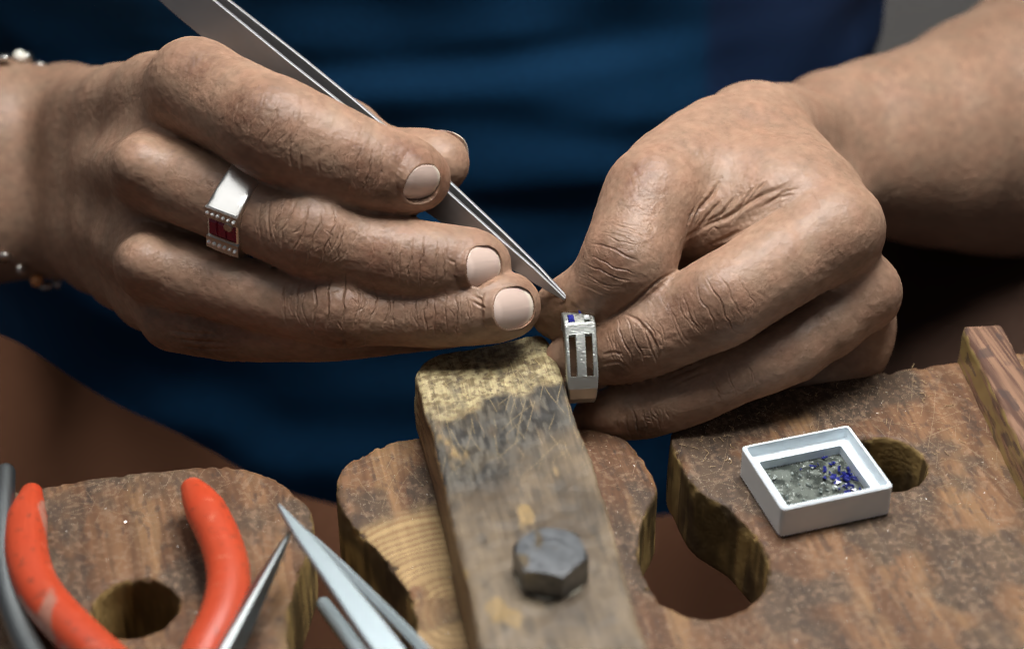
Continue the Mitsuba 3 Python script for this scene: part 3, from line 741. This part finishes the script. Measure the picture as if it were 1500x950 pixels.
tag('person', 'person in a navy blue shirt setting a stone into a ring with tweezers', 'person')
tag('person__arm', 'arm and hand at the left, pinching the tweezers, wearing a ring and a bracelet')
tag('person__arm_001', 'arm and hand at the right, holding the unfinished ring on its fingertips')
tag('person__arm__thumbnail', 'thumbnail seen edge on behind the forefinger')

# ---- shirt, trousers
def shirt():
    nu, nz = 190, 240
    ph = np.linspace(-1.75, 1.75, nu); z = np.linspace(-230, 260, nz)
    P, Z = np.meshgrid(ph, z, indexing='ij')
    q = np.stack([P * 2.2, Z * .024, P * 0 + 3], -1)
    q2 = np.stack([P * 5.0 + Z * .006, Z * .012, P * 0 + 8], -1)
    r = 1 + (meshkit.fbm(q, 2, 4) - .5) * .085 + (meshkit.fbm(q2, 2, 6) - .5) * .03
    for z0, x0, wx, sl, dp, ww in ((32, .10, .55, .06, .050, 7), (-32, .12, .38, -.05, .055, 8), (-8, .5, .4, -.25, .04, 9), (-62, -.2, .8, .10, .05, 10), (62, -.35, .5, -.12, .035, 9), (8, -.9, .4, .3, .04, 10)):
        u_ = (Z - z0 - sl * 190 * (P - x0)) / ww
        r = r + .30 * dp * np.exp(-((P - x0) / wx) ** 2) * (-np.exp(-u_ ** 2) + .55 * np.exp(-((u_ + 2.0) / 1.3) ** 2))
    X = -45 + 193 * np.sin(P) * r; Y = 262 - 108 * np.cos(P) * r - .10 * Z
    V = np.stack([X, Y, Z], -1).reshape(-1, 3)
    i, j = np.meshgrid(np.arange(nu - 1), np.arange(nz - 1), indexing='ij')
    return V, np.stack([i * nz + j, (i + 1) * nz + j, (i + 1) * nz + j + 1, i * nz + j + 1], -1).reshape(-1, 4)
put('person__shirt', shirt(), 'm_shirt', smooth=True, closed=False)
tag('person__shirt', 'navy blue shirt with soft horizontal folds')
put('person__trousers', tube([(150, 330, -190), (215, 190, -165), (260, 20, -200), (280, -120, -300)], [120, 118, 105, 90], 28), 'm_trousers', smooth=True)
put('person__trousers', tube([(-190, 300, -265), (-215, 150, -285), (-225, -30, -300), (-225, -150, -360)], [95, 90, 80, 70], 28), 'm_trousers', smooth=True)

# ---------------------------------------------------------------- the ring on the middle finger
def place(m, o, x, y, z):
    """A manifold in local axes -> world (mm)."""
    mm_ = m.to_mesh() if hasattr(m, 'to_mesh') else None
    v, f = (np.array(mm_.vert_properties[:, :3], float), np.array(mm_.tri_verts)) if mm_ is not None else (np.asarray(m[0]), np.asarray(m[1]))
    return o + v[:, :1] * x + v[:, 1:2] * y + v[:, 2:3] * z, f
def gem(sx, sy, sz, cut=.3):
    """Step cut stone: girdle, crown and table."""
    a, b = sx / 2, sy / 2
    P = []
    for k, zz in ((1, 0), (1, sz * .45), (1 - cut, sz)):
        for x in (-1, 1):
            for y in (-1, 1):
                P.append((x * a * k, y * b * k, zz))
    P.append((0, 0, -sz * .6))
    return hull_pts(P)
fc0, fc1 = at(300, 282, 3), at(380, 312, 8)
rx = unit(fc1 - fc0); re1 = unit(BK - rx * (BK @ rx)); re2 = np.cross(rx, re1); re2 = re2 * np.sign(re2 @ UP)
ro = fc0 + (fc1 - fc0) * .76
pol = lambda d, R: (R * math.cos(math.radians(d)), R * math.sin(math.radians(d)))
def bulge(p, q, b, n=6):
    p, q = np.array(p), np.array(q); d = q - p; nn = np.array([d[1], -d[0]]) / np.linalg.norm(d)
    return [tuple(p + d * t + nn * -b * 4 * t * (1 - t)) for t in np.linspace(0, 1, n)]
prof = bulge(pol(56, 14.8), pol(-12, 15.8), -.55 * -1, 7) + [pol(-74, 15.0)] + [pol(d, 13.5) for d in range(-92, -290, -8)]
pc = m3.CrossSection([prof], m3.FillRule.NonZero)
band = m3.Manifold.batch_hull([pc.offset(-o_, m3.JoinType.Round, 2.0, 24).extrude(2 * z_).translate([0, 0, -z_]) for o_, z_ in ((0, 2.0), (.06, 3.4), (.2, 4.5), (.45, 5.0), (.8, 5.2))]) - m3.Manifold.cylinder(14, 11.6, 11.6, 64, True)
# the band narrows towards the back of the finger
taper = m3.Manifold.cube([60, 60, 30], True).translate([-33.0, 0, 0])
slim = m3.Manifold.cube([60, 60, 6.0], True)
band = (band - taper) + (band ^ taper ^ slim)
fp1, fp2 = np.array(pol(-12, 15.8)), np.array(pol(-74, 15.0))
fn = np.array([-(fp2 - fp1)[1], (fp2 - fp1)[0]]); fn = fn / np.linalg.norm(fn); fn = fn * np.sign(fn @ fp1)
fl = np.linalg.norm(fp2 - fp1); ft = (fp2 - fp1) / fl
def onface(t, lift=0): q = fp1 + ft * fl * t + fn * lift; return q
# local axes of this ring: x -> re1, y -> re2, z -> rx
def facebox(t0, t1, w, depth, lift=0.0):
    c = onface((t0 + t1) / 2, lift - depth / 2)
    return m3.Manifold.cube([depth, fl * (t1 - t0), w], True).rotate([0, 0, math.degrees(math.atan2(fn[1], fn[0]))]).translate([float(c[0]), float(c[1]), 0])
band = band - facebox(.27, .66, 9.0, 1.5, .3)
band = band + facebox(.02, .24, 10.6, 1.2, .55) + facebox(.70, .96, 10.6, 1.2, .35)
RK = 'finger_ring'
put(RK + '__band', place(band, ro, re1, re2, rx), 'm_silver', smooth=20)
fy = re1 * ft[0] + re2 * ft[1]; fz = re1 * fn[0] + re2 * fn[1]
for k in range(3):
    c = onface(.465, -.75); o = ro + re1 * c[0] + re2 * c[1] + rx * (-2.95 + k * 2.95)
    put(RK + '__red_stone', place(gem(2.92, fl * .37, 1.15, .25), o, rx, fy, fz), 'm_redgem')
for t, l in ((.13, .62), (.83, .55)):
    for k in range(6):
        c = onface(t, l); o = ro + re1 * c[0] + re2 * c[1] + rx * (-4.3 + k * 1.72)
        m_ = m3.Manifold.sphere(.66, 8).scale([1, 1.1, .8]).rotate([20 * k, 15, 30 * k])
        put(RK + '__clear_stone', place(m_, o, rx, fy, fz), 'm_crystal')
lip = m3.Manifold.cylinder(1.0, 1.35, 1.35, 24)
c = onface(.30, -.1); put(RK + '__rounded_lip', place(lip, ro + re1 * c[0] + re2 * c[1] + rx * 2.4, rx, fy, fz), 'm_silver', smooth=30)
tag(RK, 'heavy silver signet ring with red stones between clear stone rows, on the middle finger', 'ring')

# ---------------------------------------------------------------- the unfinished ring held at the peg
ho = at(847.5, 523, 3.2)
hx = unit(RT + .05 * UP - .06 * BK); hz = unit(BK - hx * (BK @ hx) + .05 * UP); hy = np.cross(hz, hx)
pf = [(3.4, 13.0), (5.3, 12.4), (8.2, 10.6), (9.9, 9.0), (10.2, 5.0), (10.35, 1.5), (10.2, -2.5), (9.8, -6.0), (8.7, -9.4), (6.2, -12.2), (2.5, -13.3), (-3, -13.2)] + [pol(d, 13.0) for d in range(-115, -250, -8)] + [(-1, 13.2), (2.5, 13.2)]
pf = [(x, y) for x, y in pf][::-1]
pc = m3.CrossSection([pf], m3.FillRule.NonZero)
hb = m3.Manifold.batch_hull([pc.offset(-o_, m3.JoinType.Round, 2.0, 24).extrude(2 * z_).translate([0, 0, -z_]) for o_, z_ in ((0, 4.1), (.15, 4.45), (.45, 4.6))]) - m3.Manifold.cylinder(14, 8.3, 8.3, 64, True)
for ox in (-2.45, 2.25):
    hb = hb - m3.Manifold.cube([8, 12.2, 2.05], True).translate([10, .2, ox])
ua = math.atan2(9.0 - 12.4, 9.9 - 5.3); uc = np.array([7.6, 10.7])        # upper facet
un = np.array([-(9.0 - 12.4), 9.9 - 5.3]); un = un / np.linalg.norm(un); ut = np.array([un[1], -un[0]])
for ox in (-2.3, 2.3):
    c = uc - un * .1
    hb = hb - m3.Manifold.cube([1.6, 3.4, 1.9], True).rotate([0, 0, math.degrees(math.atan2(un[1], un[0]))]).translate([float(c[0]), float(c[1]), ox])
hb = hb - m3.Manifold.cube([.5, 30, .25], True).translate([10, 0, 4.35])
HK = 'unfinished_ring'
mb = hb.to_mesh(); vb = np.array(mb.vert_properties[:, :3], float); vb[:, 2] *= 1 - .02 * np.maximum(0, -6 - vb[:, 1])
put(HK + '__band', place((vb, np.array(mb.tri_verts)), ho, hz, hy, hx), 'm_silverworn', smooth=20)
gu = hz * un[0] + hy * un[1]; gt = hz * ut[0] + hy * ut[1]
o = ho + hz * (uc[0] - un[0] * .25) + hy * (uc[1] - un[1] * .25)
put(HK + '__blue_stone', place(gem(1.95, 3.3, 1.15), o - hx * 2.3, hx, gt, gu), 'm_bluegem')
put(HK + '__clear_stone', place(gem(1.7, 1.6, .7), o + hx * 2.3 + gt * -.7, hx, gt, gu), 'm_crystal')
tag(HK, 'small silver ring with two open channels held upright between fingers at the peg tip', 'ring')
tag(HK + '__blue_stone', 'square dark blue stone set in the top of the channel')
put('loose_blue_stone', place(gem(1.6, 1.8, 1.3, .25), ho + hy * 12.7 + hz * 4.6 + hx * 1.0, unit(RT + .3 * UP), unit(BK + .2 * RT), unit(UP - .3 * RT)), 'm_bluegem')
tag('loose_blue_stone', 'single dark blue stone perched on the top edge of the held ring', 'gemstone')

# ---------------------------------------------------------------- tweezers
def blade(L, wid, thk, offs, n=60, bow=None):
    """A tapered strip along +x with bevelled edges: wid(s), thk(s), offs(s) along z; returns vertices in (s, w, z) and faces."""
    s = np.linspace(0, 1, n) ** 1.3 * L
    R = []
    for x in s:
        w, t, o = wid(x) / 2, thk(x) / 2, offs(x); b = min(.25, t * .6, w * .6)
        R.append([(x, w, o - t + b), (x, w, o + t - b), (x, w - b, o + t), (x, -w + b, o + t), (x, -w, o + t - b), (x, -w, o - t + b), (x, -w + b, o - t), (x, w - b, o - t)])
    V = np.array(R).reshape(-1, 3); m = 8
    i, j = np.meshgrid(np.arange(n - 1), np.arange(m), indexing='ij')
    Q = np.stack([i * m + j, i * m + (j + 1) % m, (i + 1) * m + (j + 1) % m, (i + 1) * m + j], -1).reshape(-1, 4)
    F = np.vstack([Q[:, [0, 1, 2]], Q[:, [0, 2, 3]]])
    caps = [[0, k + 1, k] for k in range(1, m - 1)] + [[(n - 1) * m, (n - 1) * m + k, (n - 1) * m + k + 1] for k in range(1, m - 1)]
    return V, np.vstack([F, caps])
tip, tail = at(829, 437, 6.0), at(283, 0, -29)
tx = unit(tail - tip); up_ = RT * .62 + UP * .78; up_ = unit(up_ - tx * (up_ @ tx)); bk_ = np.cross(tx, up_); bk_ = bk_ * np.sign(bk_ @ BK)
th = math.radians(32)
tw_, tn_ = math.cos(th) * up_ + math.sin(th) * bk_, math.cos(th) * bk_ - math.sin(th) * up_
wid = lambda s: np.interp(s, [0, 2, 12, 50, 90, 160, 175], [.9, 1.6, 4.4, 10.4, 12.6, 13.0, 12.0])
gap = lambda s: np.interp(s, [0, 6, 25, 60, 110, 150, 172, 175], [.55, .85, 1.9, 2.7, 3.4, 2.6, .7, .65])
thk = lambda s: np.interp(s, [0, 8, 40], [.7, 1.1, 1.25])
for sg_, kk in ((1, 'tweezers__prong'), (-1, 'tweezers__prong')):
    V, F = blade(175, wid, thk, lambda s: sg_ * gap(s) + .0, 70)
    put(kk, place((V, F), tip, tx, tw_, tn_), 'm_tweezer', smooth=25)
tag('tweezers', 'long pointed grey steel tweezers pinched in the hand, tip touching the held ring', 'tweezers')

# ---------------------------------------------------------------- white tray with stones
rim = ons([(1089, 654), (1246, 619), (1307, 714), (1142, 745)], 10.5)
tc = rim.mean(0); ex = (rim[1] - rim[0] + rim[2] - rim[3]) / 2; ey = (rim[0] - rim[3] + rim[1] - rim[2]) / 2
lx, ly = np.linalg.norm(ex), np.linalg.norm(ey); ex = unit(ex); ey = unit(ey - ex * (ey @ ex)); tz = np.array([0, 0, 1.])
to = np.array([tc[0], tc[1], 0.25])
def rbox(x, y, z0, z1, r, b=.5):
    cs = m3.CrossSection.square([x - 2 * r, y - 2 * r], True).offset(r, m3.JoinType.Round, 2.0, 24)
    cin = m3.CrossSection.square([x - 2 * r, y - 2 * r], True).offset(max(r - b, .05), m3.JoinType.Round, 2.0, 24)
    if b <= 0: return cs.extrude(z1 - z0).translate([0, 0, z0])
    return m3.Manifold.batch_hull([cs.extrude(z1 - z0 - 2 * b).translate([0, 0, z0 + b]), cin.extrude(z1 - z0).translate([0, 0, z0])])
box = rbox(lx, ly, 0, 10.4, 1.4) - rbox(lx - 2.2, ly - 2.2, 6.6, 14, 1.0, .3) - rbox(lx - 8.2, ly - 8.2, 1.6, 14, .6, 0)
put('stone_tray__box', place(box, to, ex, ey, tz), 'm_white', smooth=35)
put('stone_tray__floor_pad', place(rbox(lx - 8.4, ly - 8.4, 1.3, 3.6, .5, 0), to, ex, ey, tz), 'm_trayfloor')
tag('stone_tray', 'small square white plastic tray of loose blue and clear stones beside the round hole', 'tray')
tag('stone_tray__floor_pad', 'grey speckled pad lying in the tray')
r_ = np.random.default_rng(12)
def chip(k, rr):
    P = rr.normal(size=(9, 3)); P /= np.linalg.norm(P, axis=1, keepdims=True); P *= np.array([1, .75, .55]) * rr.uniform(.75, 1.05, (9, 1))
    return hull_pts(P)
def chip_dict(key, m):
    mm_ = m.to_mesh()
    return mikit.ply(trimesh.Trimesh(np.array(mm_.vert_properties[:, :3], float) / 1000, np.array(mm_.tri_verts), process=False), key)
blue_v = [chip_dict('m_bluegem', chip(k, r_)) for k in range(5)]; clear_v = [chip_dict('m_palegem', chip(k, r_)) for k in range(5)]
def scatter(base, variants, n, pick, label, cat, group, size):
    for k in range(n):
        u, v = pick(k); s = r_.uniform(*size); key = base if k == 0 else f'{base}_{k:03d}'
        o = (to + ex * u + ey * v + tz * (3.65 + s * .55 + (r_.uniform(0, 1.0) if k % 3 == 0 else 0))) / 1000
        scene[key] = {**variants[k % 5], 'to_world': T().translate(o.tolist()).rotate([float(q) for q in unit(r_.normal(size=3))], float(r_.uniform(0, 360))).scale(float(s))}
        tag(key, label, cat, group)
hx_, hy_ = (lx - 8.8) / 2, (ly - 8.8) / 2
def pick_blue(k):
    if k < 4: return [(-2.0, hy_ * .55), (hx_ * .55, hy_ * .93), (-.5, -hy_ * .72), (hx_ * .35, hy_ * .7)][k]
    return float(np.clip(r_.normal(hx_ * .66, hx_ * .2), -hx_, hx_ - 1)), float(np.clip(r_.normal(-hy_ * .05, hy_ * .5), -hy_ + 1, hy_ - 1))
scatter('blue_gemstone', blue_v, 60, pick_blue, 'tiny dark blue gemstone chip lying in the white tray', 'gemstone', 'blue gemstone chips in the white tray', (.65, 1.35))
scatter('clear_gemstone', clear_v, 40, lambda k: (float(r_.uniform(-hx_ + 1, hx_ * .5)), float(r_.uniform(-hy_ + 1, hy_ - 1))), 'tiny clear gemstone lying in the white tray', 'gemstone', 'clear gemstones in the white tray', (.5, 1.05))

# ---------------------------------------------------------------- tools on the board at the lower left
def onz(pts): return np.array([on(x, y, z) for x, y, z in pts])
PLR = 'pliers'
left = catmull(onz([(46, 722, 7), (38, 768, 8), (40, 818, 9), (62, 872, 9), (112, 928, 9), (165, 975, 8.5), (215, 1020, 8), (240, 1060, 8)]), 44)
right = catmull(onz([(283, 716, 10), (304, 752, 10.5), (325, 798, 10.5), (335, 846, 10.5), (326, 898, 10), (300, 950, 9.5), (275, 1005, 9), (258, 1060, 8)]), 44)
def prof_r(n, lo, hi): s = np.linspace(0, 1, n); return np.interp(s, [0, .04, .12, .6, 1], [lo * .78, lo, hi * .97, hi, hi * .86])
put(PLR + '__handle', tube(left, prof_r(44, 4.0, 5.9), 20, .9), 'm_orange', smooth=True)
put(PLR + '__handle', tube(right, prof_r(44, 4.5, 5.8), 20, .9), 'm_orange', smooth=True)
pj = on(249, 1095, 7)
put(PLR + '__joint', m3.Manifold.cylinder(7, 8.5, 8.5, 40).translate([float(pj[0]), float(pj[1]), 4]), 'm_darksteel', smooth=30)
for sgn in (-1, 1):
    P = [pj + np.array([x, y, z]) for x, y, z in ((sgn * 1, -4, -3), (sgn * 9, -4, -3), (sgn * .5, -34, -1.5), (sgn * 2.5, -34, -1.5), (sgn * 1, -4, 4), (sgn * 9, -4, 4), (sgn * .5, -34, 2), (sgn * 2.5, -34, 2))]
    put(PLR + '__jaw', hull_pts(P), 'm_darksteel')
tag(PLR, 'pliers with splayed orange red dipped handles lying on the left part of the board', 'pliers')
tag(PLR + '__handle', 'orange handle at the left with a worn dark tip'); tag(PLR + '__handle_001', 'orange handle at the right, bent outwards')
# a dark steel handle at the very edge of the picture
st = catmull(onz([(8, 692, 8), (3, 765, 8), (6, 845, 7), (28, 920, 6), (62, 990, 6), (90, 1060, 6)]), 30)
put('steel_handle_tool', tube(st, np.interp(np.linspace(0, 1, 30), [0, .1, 1], [2.8, 3.2, 3.8]), 16), 'm_darksteel', smooth=True)
tag('steel_handle_tool', 'dull dark steel tool handle at the extreme left, beside the orange handle', 'tool')
# three-sided needle file
def taper_bar(p0, p1, r0, r1, sides, rot, n=14):
    x = unit(p1 - p0); y = unit(np.cross([0, 0, 1.], x)); z = np.cross(x, y); L = np.linalg.norm(p1 - p0)
    R = []
    for s in np.linspace(0, 1, n):
        rr = r0 + (r1 - r0) * min(1, s ** .8)
        for k in range(sides):
            for e in (-.09, .09):
                an = rot + (k + e) * 2 * math.pi / sides
                R.append(p0 + x * L * s + y * rr * math.cos(an) + z * rr * math.sin(an))
    return hull_pts(R)
put('needle_file', taper_bar(on(426, 776, 15), on(300, 1010, 9), .45, 5.0, 3, math.radians(72)), 'm_darksteel', smooth=20)
tag('needle_file', 'dark three-sided steel needle file between the orange handle and the pale tweezers', 'file')
# second tweezers: a broad pale arm on top, the other arm below it
def strip(key, pts, W, t, m, roll=0.0):
    p = catmull(onz(pts), 40); d = np.gradient(p, axis=0); d /= np.linalg.norm(d, axis=1, keepdims=True)
    s = np.cross(d, [0, 0, 1.]); s /= np.linalg.norm(s, axis=1, keepdims=True); n = np.cross(s, d)
    c, q = math.cos(roll), math.sin(roll); s, n = s * c + n * q, n * c - s * q
    f = np.linspace(0, 1, 40); w = np.interp(f, *W) / 2; R = []
    for i in range(40):
        b = min(.3, t * .5)
        for a, z in ((w[i], -t / 2), (w[i], t / 2 - b), (w[i] - min(b, w[i] * .5), t / 2), (-w[i] + min(b, w[i] * .5), t / 2), (-w[i], t / 2 - b), (-w[i], -t / 2)):
            R.append(p[i] + s[i] * a + n[i] * z)
    V = np.array(R); i, j = np.meshgrid(np.arange(39), np.arange(6), indexing='ij')
    Q = np.stack([i * 6 + j, i * 6 + (j + 1) % 6, (i + 1) * 6 + (j + 1) % 6, (i + 1) * 6 + j], -1).reshape(-1, 4)
    F = np.vstack([Q[:, [0, 2, 1]], Q[:, [0, 3, 2]], [[0, k, k + 1] for k in range(1, 5)], [[234, 234 + k + 1, 234 + k] for k in range(1, 5)]])
    put(key, (V, F), m, smooth=25)
strip('bench_tweezers__prong', [(409, 741, 17), (455, 800, 19), (510, 872, 20), (568, 950, 20), (620, 1022, 19), (668, 1085, 17)], ([0, .03, .15, .5, .8, 1], [.6, 1.5, 3.8, 7.0, 7.8, 7.6]), 1.5, 'm_steel', .10)
strip('bench_tweezers__prong', [(450, 778, 9), (500, 828, 10), (560, 888, 11), (620, 950, 13), (670, 1010, 14), (700, 1085, 15.2)], ([0, .05, .2, .6, 1], [.6, 1.4, 2.2, 2.8, 6]), 1.5, 'm_steel', -.6)
tag('bench_tweezers', 'pale steel tweezers lying on the bench with their points towards the hands', 'tweezers')
put('steel_rod', tube(onz([(474, 884, -6), (505, 925, -4), (540, 975, -2), (580, 1035, 0)]), [2.0, 2.2, 2.3, 2.3], 14), 'm_steel', smooth=True)
tag('steel_rod', 'blurred grey steel rod sticking up in the left slot below the pale tweezers', 'rod')

# ---------------------------------------------------------------- bracelet on the left wrist
ax_ = unit(at(60, 240, -98) - at(-150, 265, -112))
bo = at(42, 250, -104)
b1 = unit(UP - ax_ * (UP @ ax_)); b2 = np.cross(ax_, b1)
NB = 30
for k in range(NB):
    an = 2 * math.pi * k / NB; d_ = b1 * math.cos(an) + b2 * math.sin(an)
    tt = np.linspace(10, 60, 120); hit = np.nonzero(grid_eval(A.g, bo - ax_ * 13 * max(0, d_ @ BK) + tt[:, None] * d_) > .3)[0]
    rr = tt[hit[0]] if len(hit) else 40
    o = bo - ax_ * 13 * max(0, d_ @ BK) + d_ * (rr + 1.8) + ax_ * (1.2 * math.sin(an * 5))
    tg = unit(np.cross(ax_, d_)); kind = k % 3
    if kind == 0 and k in (0, 15, 21): m_, mt, nm = m3.Manifold.sphere(2.3, 20), 'm_bead', 'pale_bead'
    elif kind < 2: m_, mt, nm = m3.Manifold.sphere(1.0, 20).scale([3.0, 2.6, 1.5]), 'm_silver', 'silver_link'
    else: m_, mt, nm = m3.Manifold.sphere(1.0, 16).scale([2.8, 1.6, 2.2]), 'm_silver', 'silver_link'
    if k == 15: mt, nm = 'm_amber', 'amber_bead'
    put('bracelet__' + nm, place(m_, o, tg, ax_, d_), mt, smooth=True)
tag('bracelet', 'silver link bracelet with a few round beads around the blurred wrist at the left', 'bracelet')

# ---------------------------------------------------------------- filings and wood dust on the board and peg
def debris(key, n, mat_, size, zone, label, cat, seed, curl=False):
    r = np.random.default_rng(seed); Vs, Fs, c0 = [], [], 0
    while len(Vs) < n:
        px, py = zone(r); z = 0.0
        p = on(px, py, 0)
        if not board_poly.buffer(-1.5).contains(sg.Point(p[0], p[1])) or peg_poly.contains(sg.Point(p[0], p[1])): continue
        s = r.uniform(*size)
        if curl:
            a0, L, cv = r.uniform(0, 6.3), s * 4, r.normal(0, .5)
            t = np.linspace(0, 1, 7); an = a0 + cv * t * 4
            q = p + np.c_[np.cumsum(np.cos(an)) * L / 7, np.cumsum(np.sin(an)) * L / 7, .25 + .5 * np.abs(np.sin(t * 3 + a0)) * s]
            v, f = tube(q, .07 + .05 * s, 4)
        else:
            m = hull_pts((r.normal(size=(7, 3)) * np.array([1, .7, .4]) * s * .5)); me = m.to_mesh()
            v, f = np.array(me.vert_properties[:, :3]) + p + [0, 0, s * .25], np.array(me.tri_verts)
        Vs.append(v); Fs.append(f + c0); c0 += len(v)
    put(key, (np.vstack(Vs), np.vstack(Fs)), mat_)
    tag(key, label, cat, kind='stuff')
debris('metal_filings', 240, 'm_filing', (.15, .36), lambda r: (r.uniform(0, 1480), r.uniform(560, 940) ** 1.0), 'bright metal filings scattered over the worn board', 'filings', 3)
debris('wood_dust', 80, 'm_chip', (.3, .75), lambda r: (r.uniform(960, 1420), r.uniform(540, 690)), 'pale curled wood shavings near the back edge of the board', 'shavings', 5, True)

# ---------------------------------------------------------------- leather catch apron under the board, wall behind
far = np.array([on(-330, 330, 10), on(-150, 420, -12), on(0, 500, -35), (on(150, 580, -60)), on(300, 662, -90), on(430, 725, -125), on(700, 775, -155), on(1000, 755, -155), on(1300, 715, -155), on(1700, 640, -155)])
near_ = np.array([(x, -230, -150) for x in np.linspace(-330, 330, len(far))])
fu = catmull(far, 110); nu_ = catmull(near_, 110); tv = np.linspace(0, 1, 70)
S_ap = fu[:, None] * (1 - tv)[None, :, None] + nu_[:, None] * tv[None, :, None]
S_ap[..., 2] -= 22 * np.sin(np.pi * tv)[None] ** .8
x_ = S_ap[..., 0]
fold = np.exp(-((tv[None] - (.20 + .00035 * (x_ + 205))) / .022) ** 2) * np.clip((-40 - x_) / 60, 0, 1)
S_ap[..., 2] -= 16 * fold
S_ap[..., 2] += (meshkit.fbm(S_ap * .012, 3, 2) - .5) * 16
i, j = np.meshgrid(np.arange(109), np.arange(69), indexing='ij')
put('leather_apron', (S_ap.reshape(-1, 3), np.stack([i * 70 + j, i * 70 + j + 1, (i + 1) * 70 + j + 1, (i + 1) * 70 + j], -1).reshape(-1, 4)), 'm_leather', smooth=True, closed=False)
tag('leather_apron', 'brown leather catch apron sagging below the bench, seen blurred at left and through the slots', 'apron')
def quad(key, a, b, c, d, m): put(key, (np.array([a, b, c, d], float), np.array([[0, 1, 2], [0, 2, 3]])), m, closed=False)
quad('wall', (-2500, 1500, -900), (2500, 1500, -900), (2500, 1500, 1600), (-2500, 1500, 1600), 'm_wall')
quad('floor', (-2500, -1500, -900), (2500, -1500, -900), (2500, 1500, -900), (-2500, 1500, -900), 'm_floor')
tag('wall', 'plain grey wall far behind the sitter', 'wall'); tag('floor', 'dark floor under the bench', 'floor', kind='structure')
labels['wall']['kind'] = 'structure'
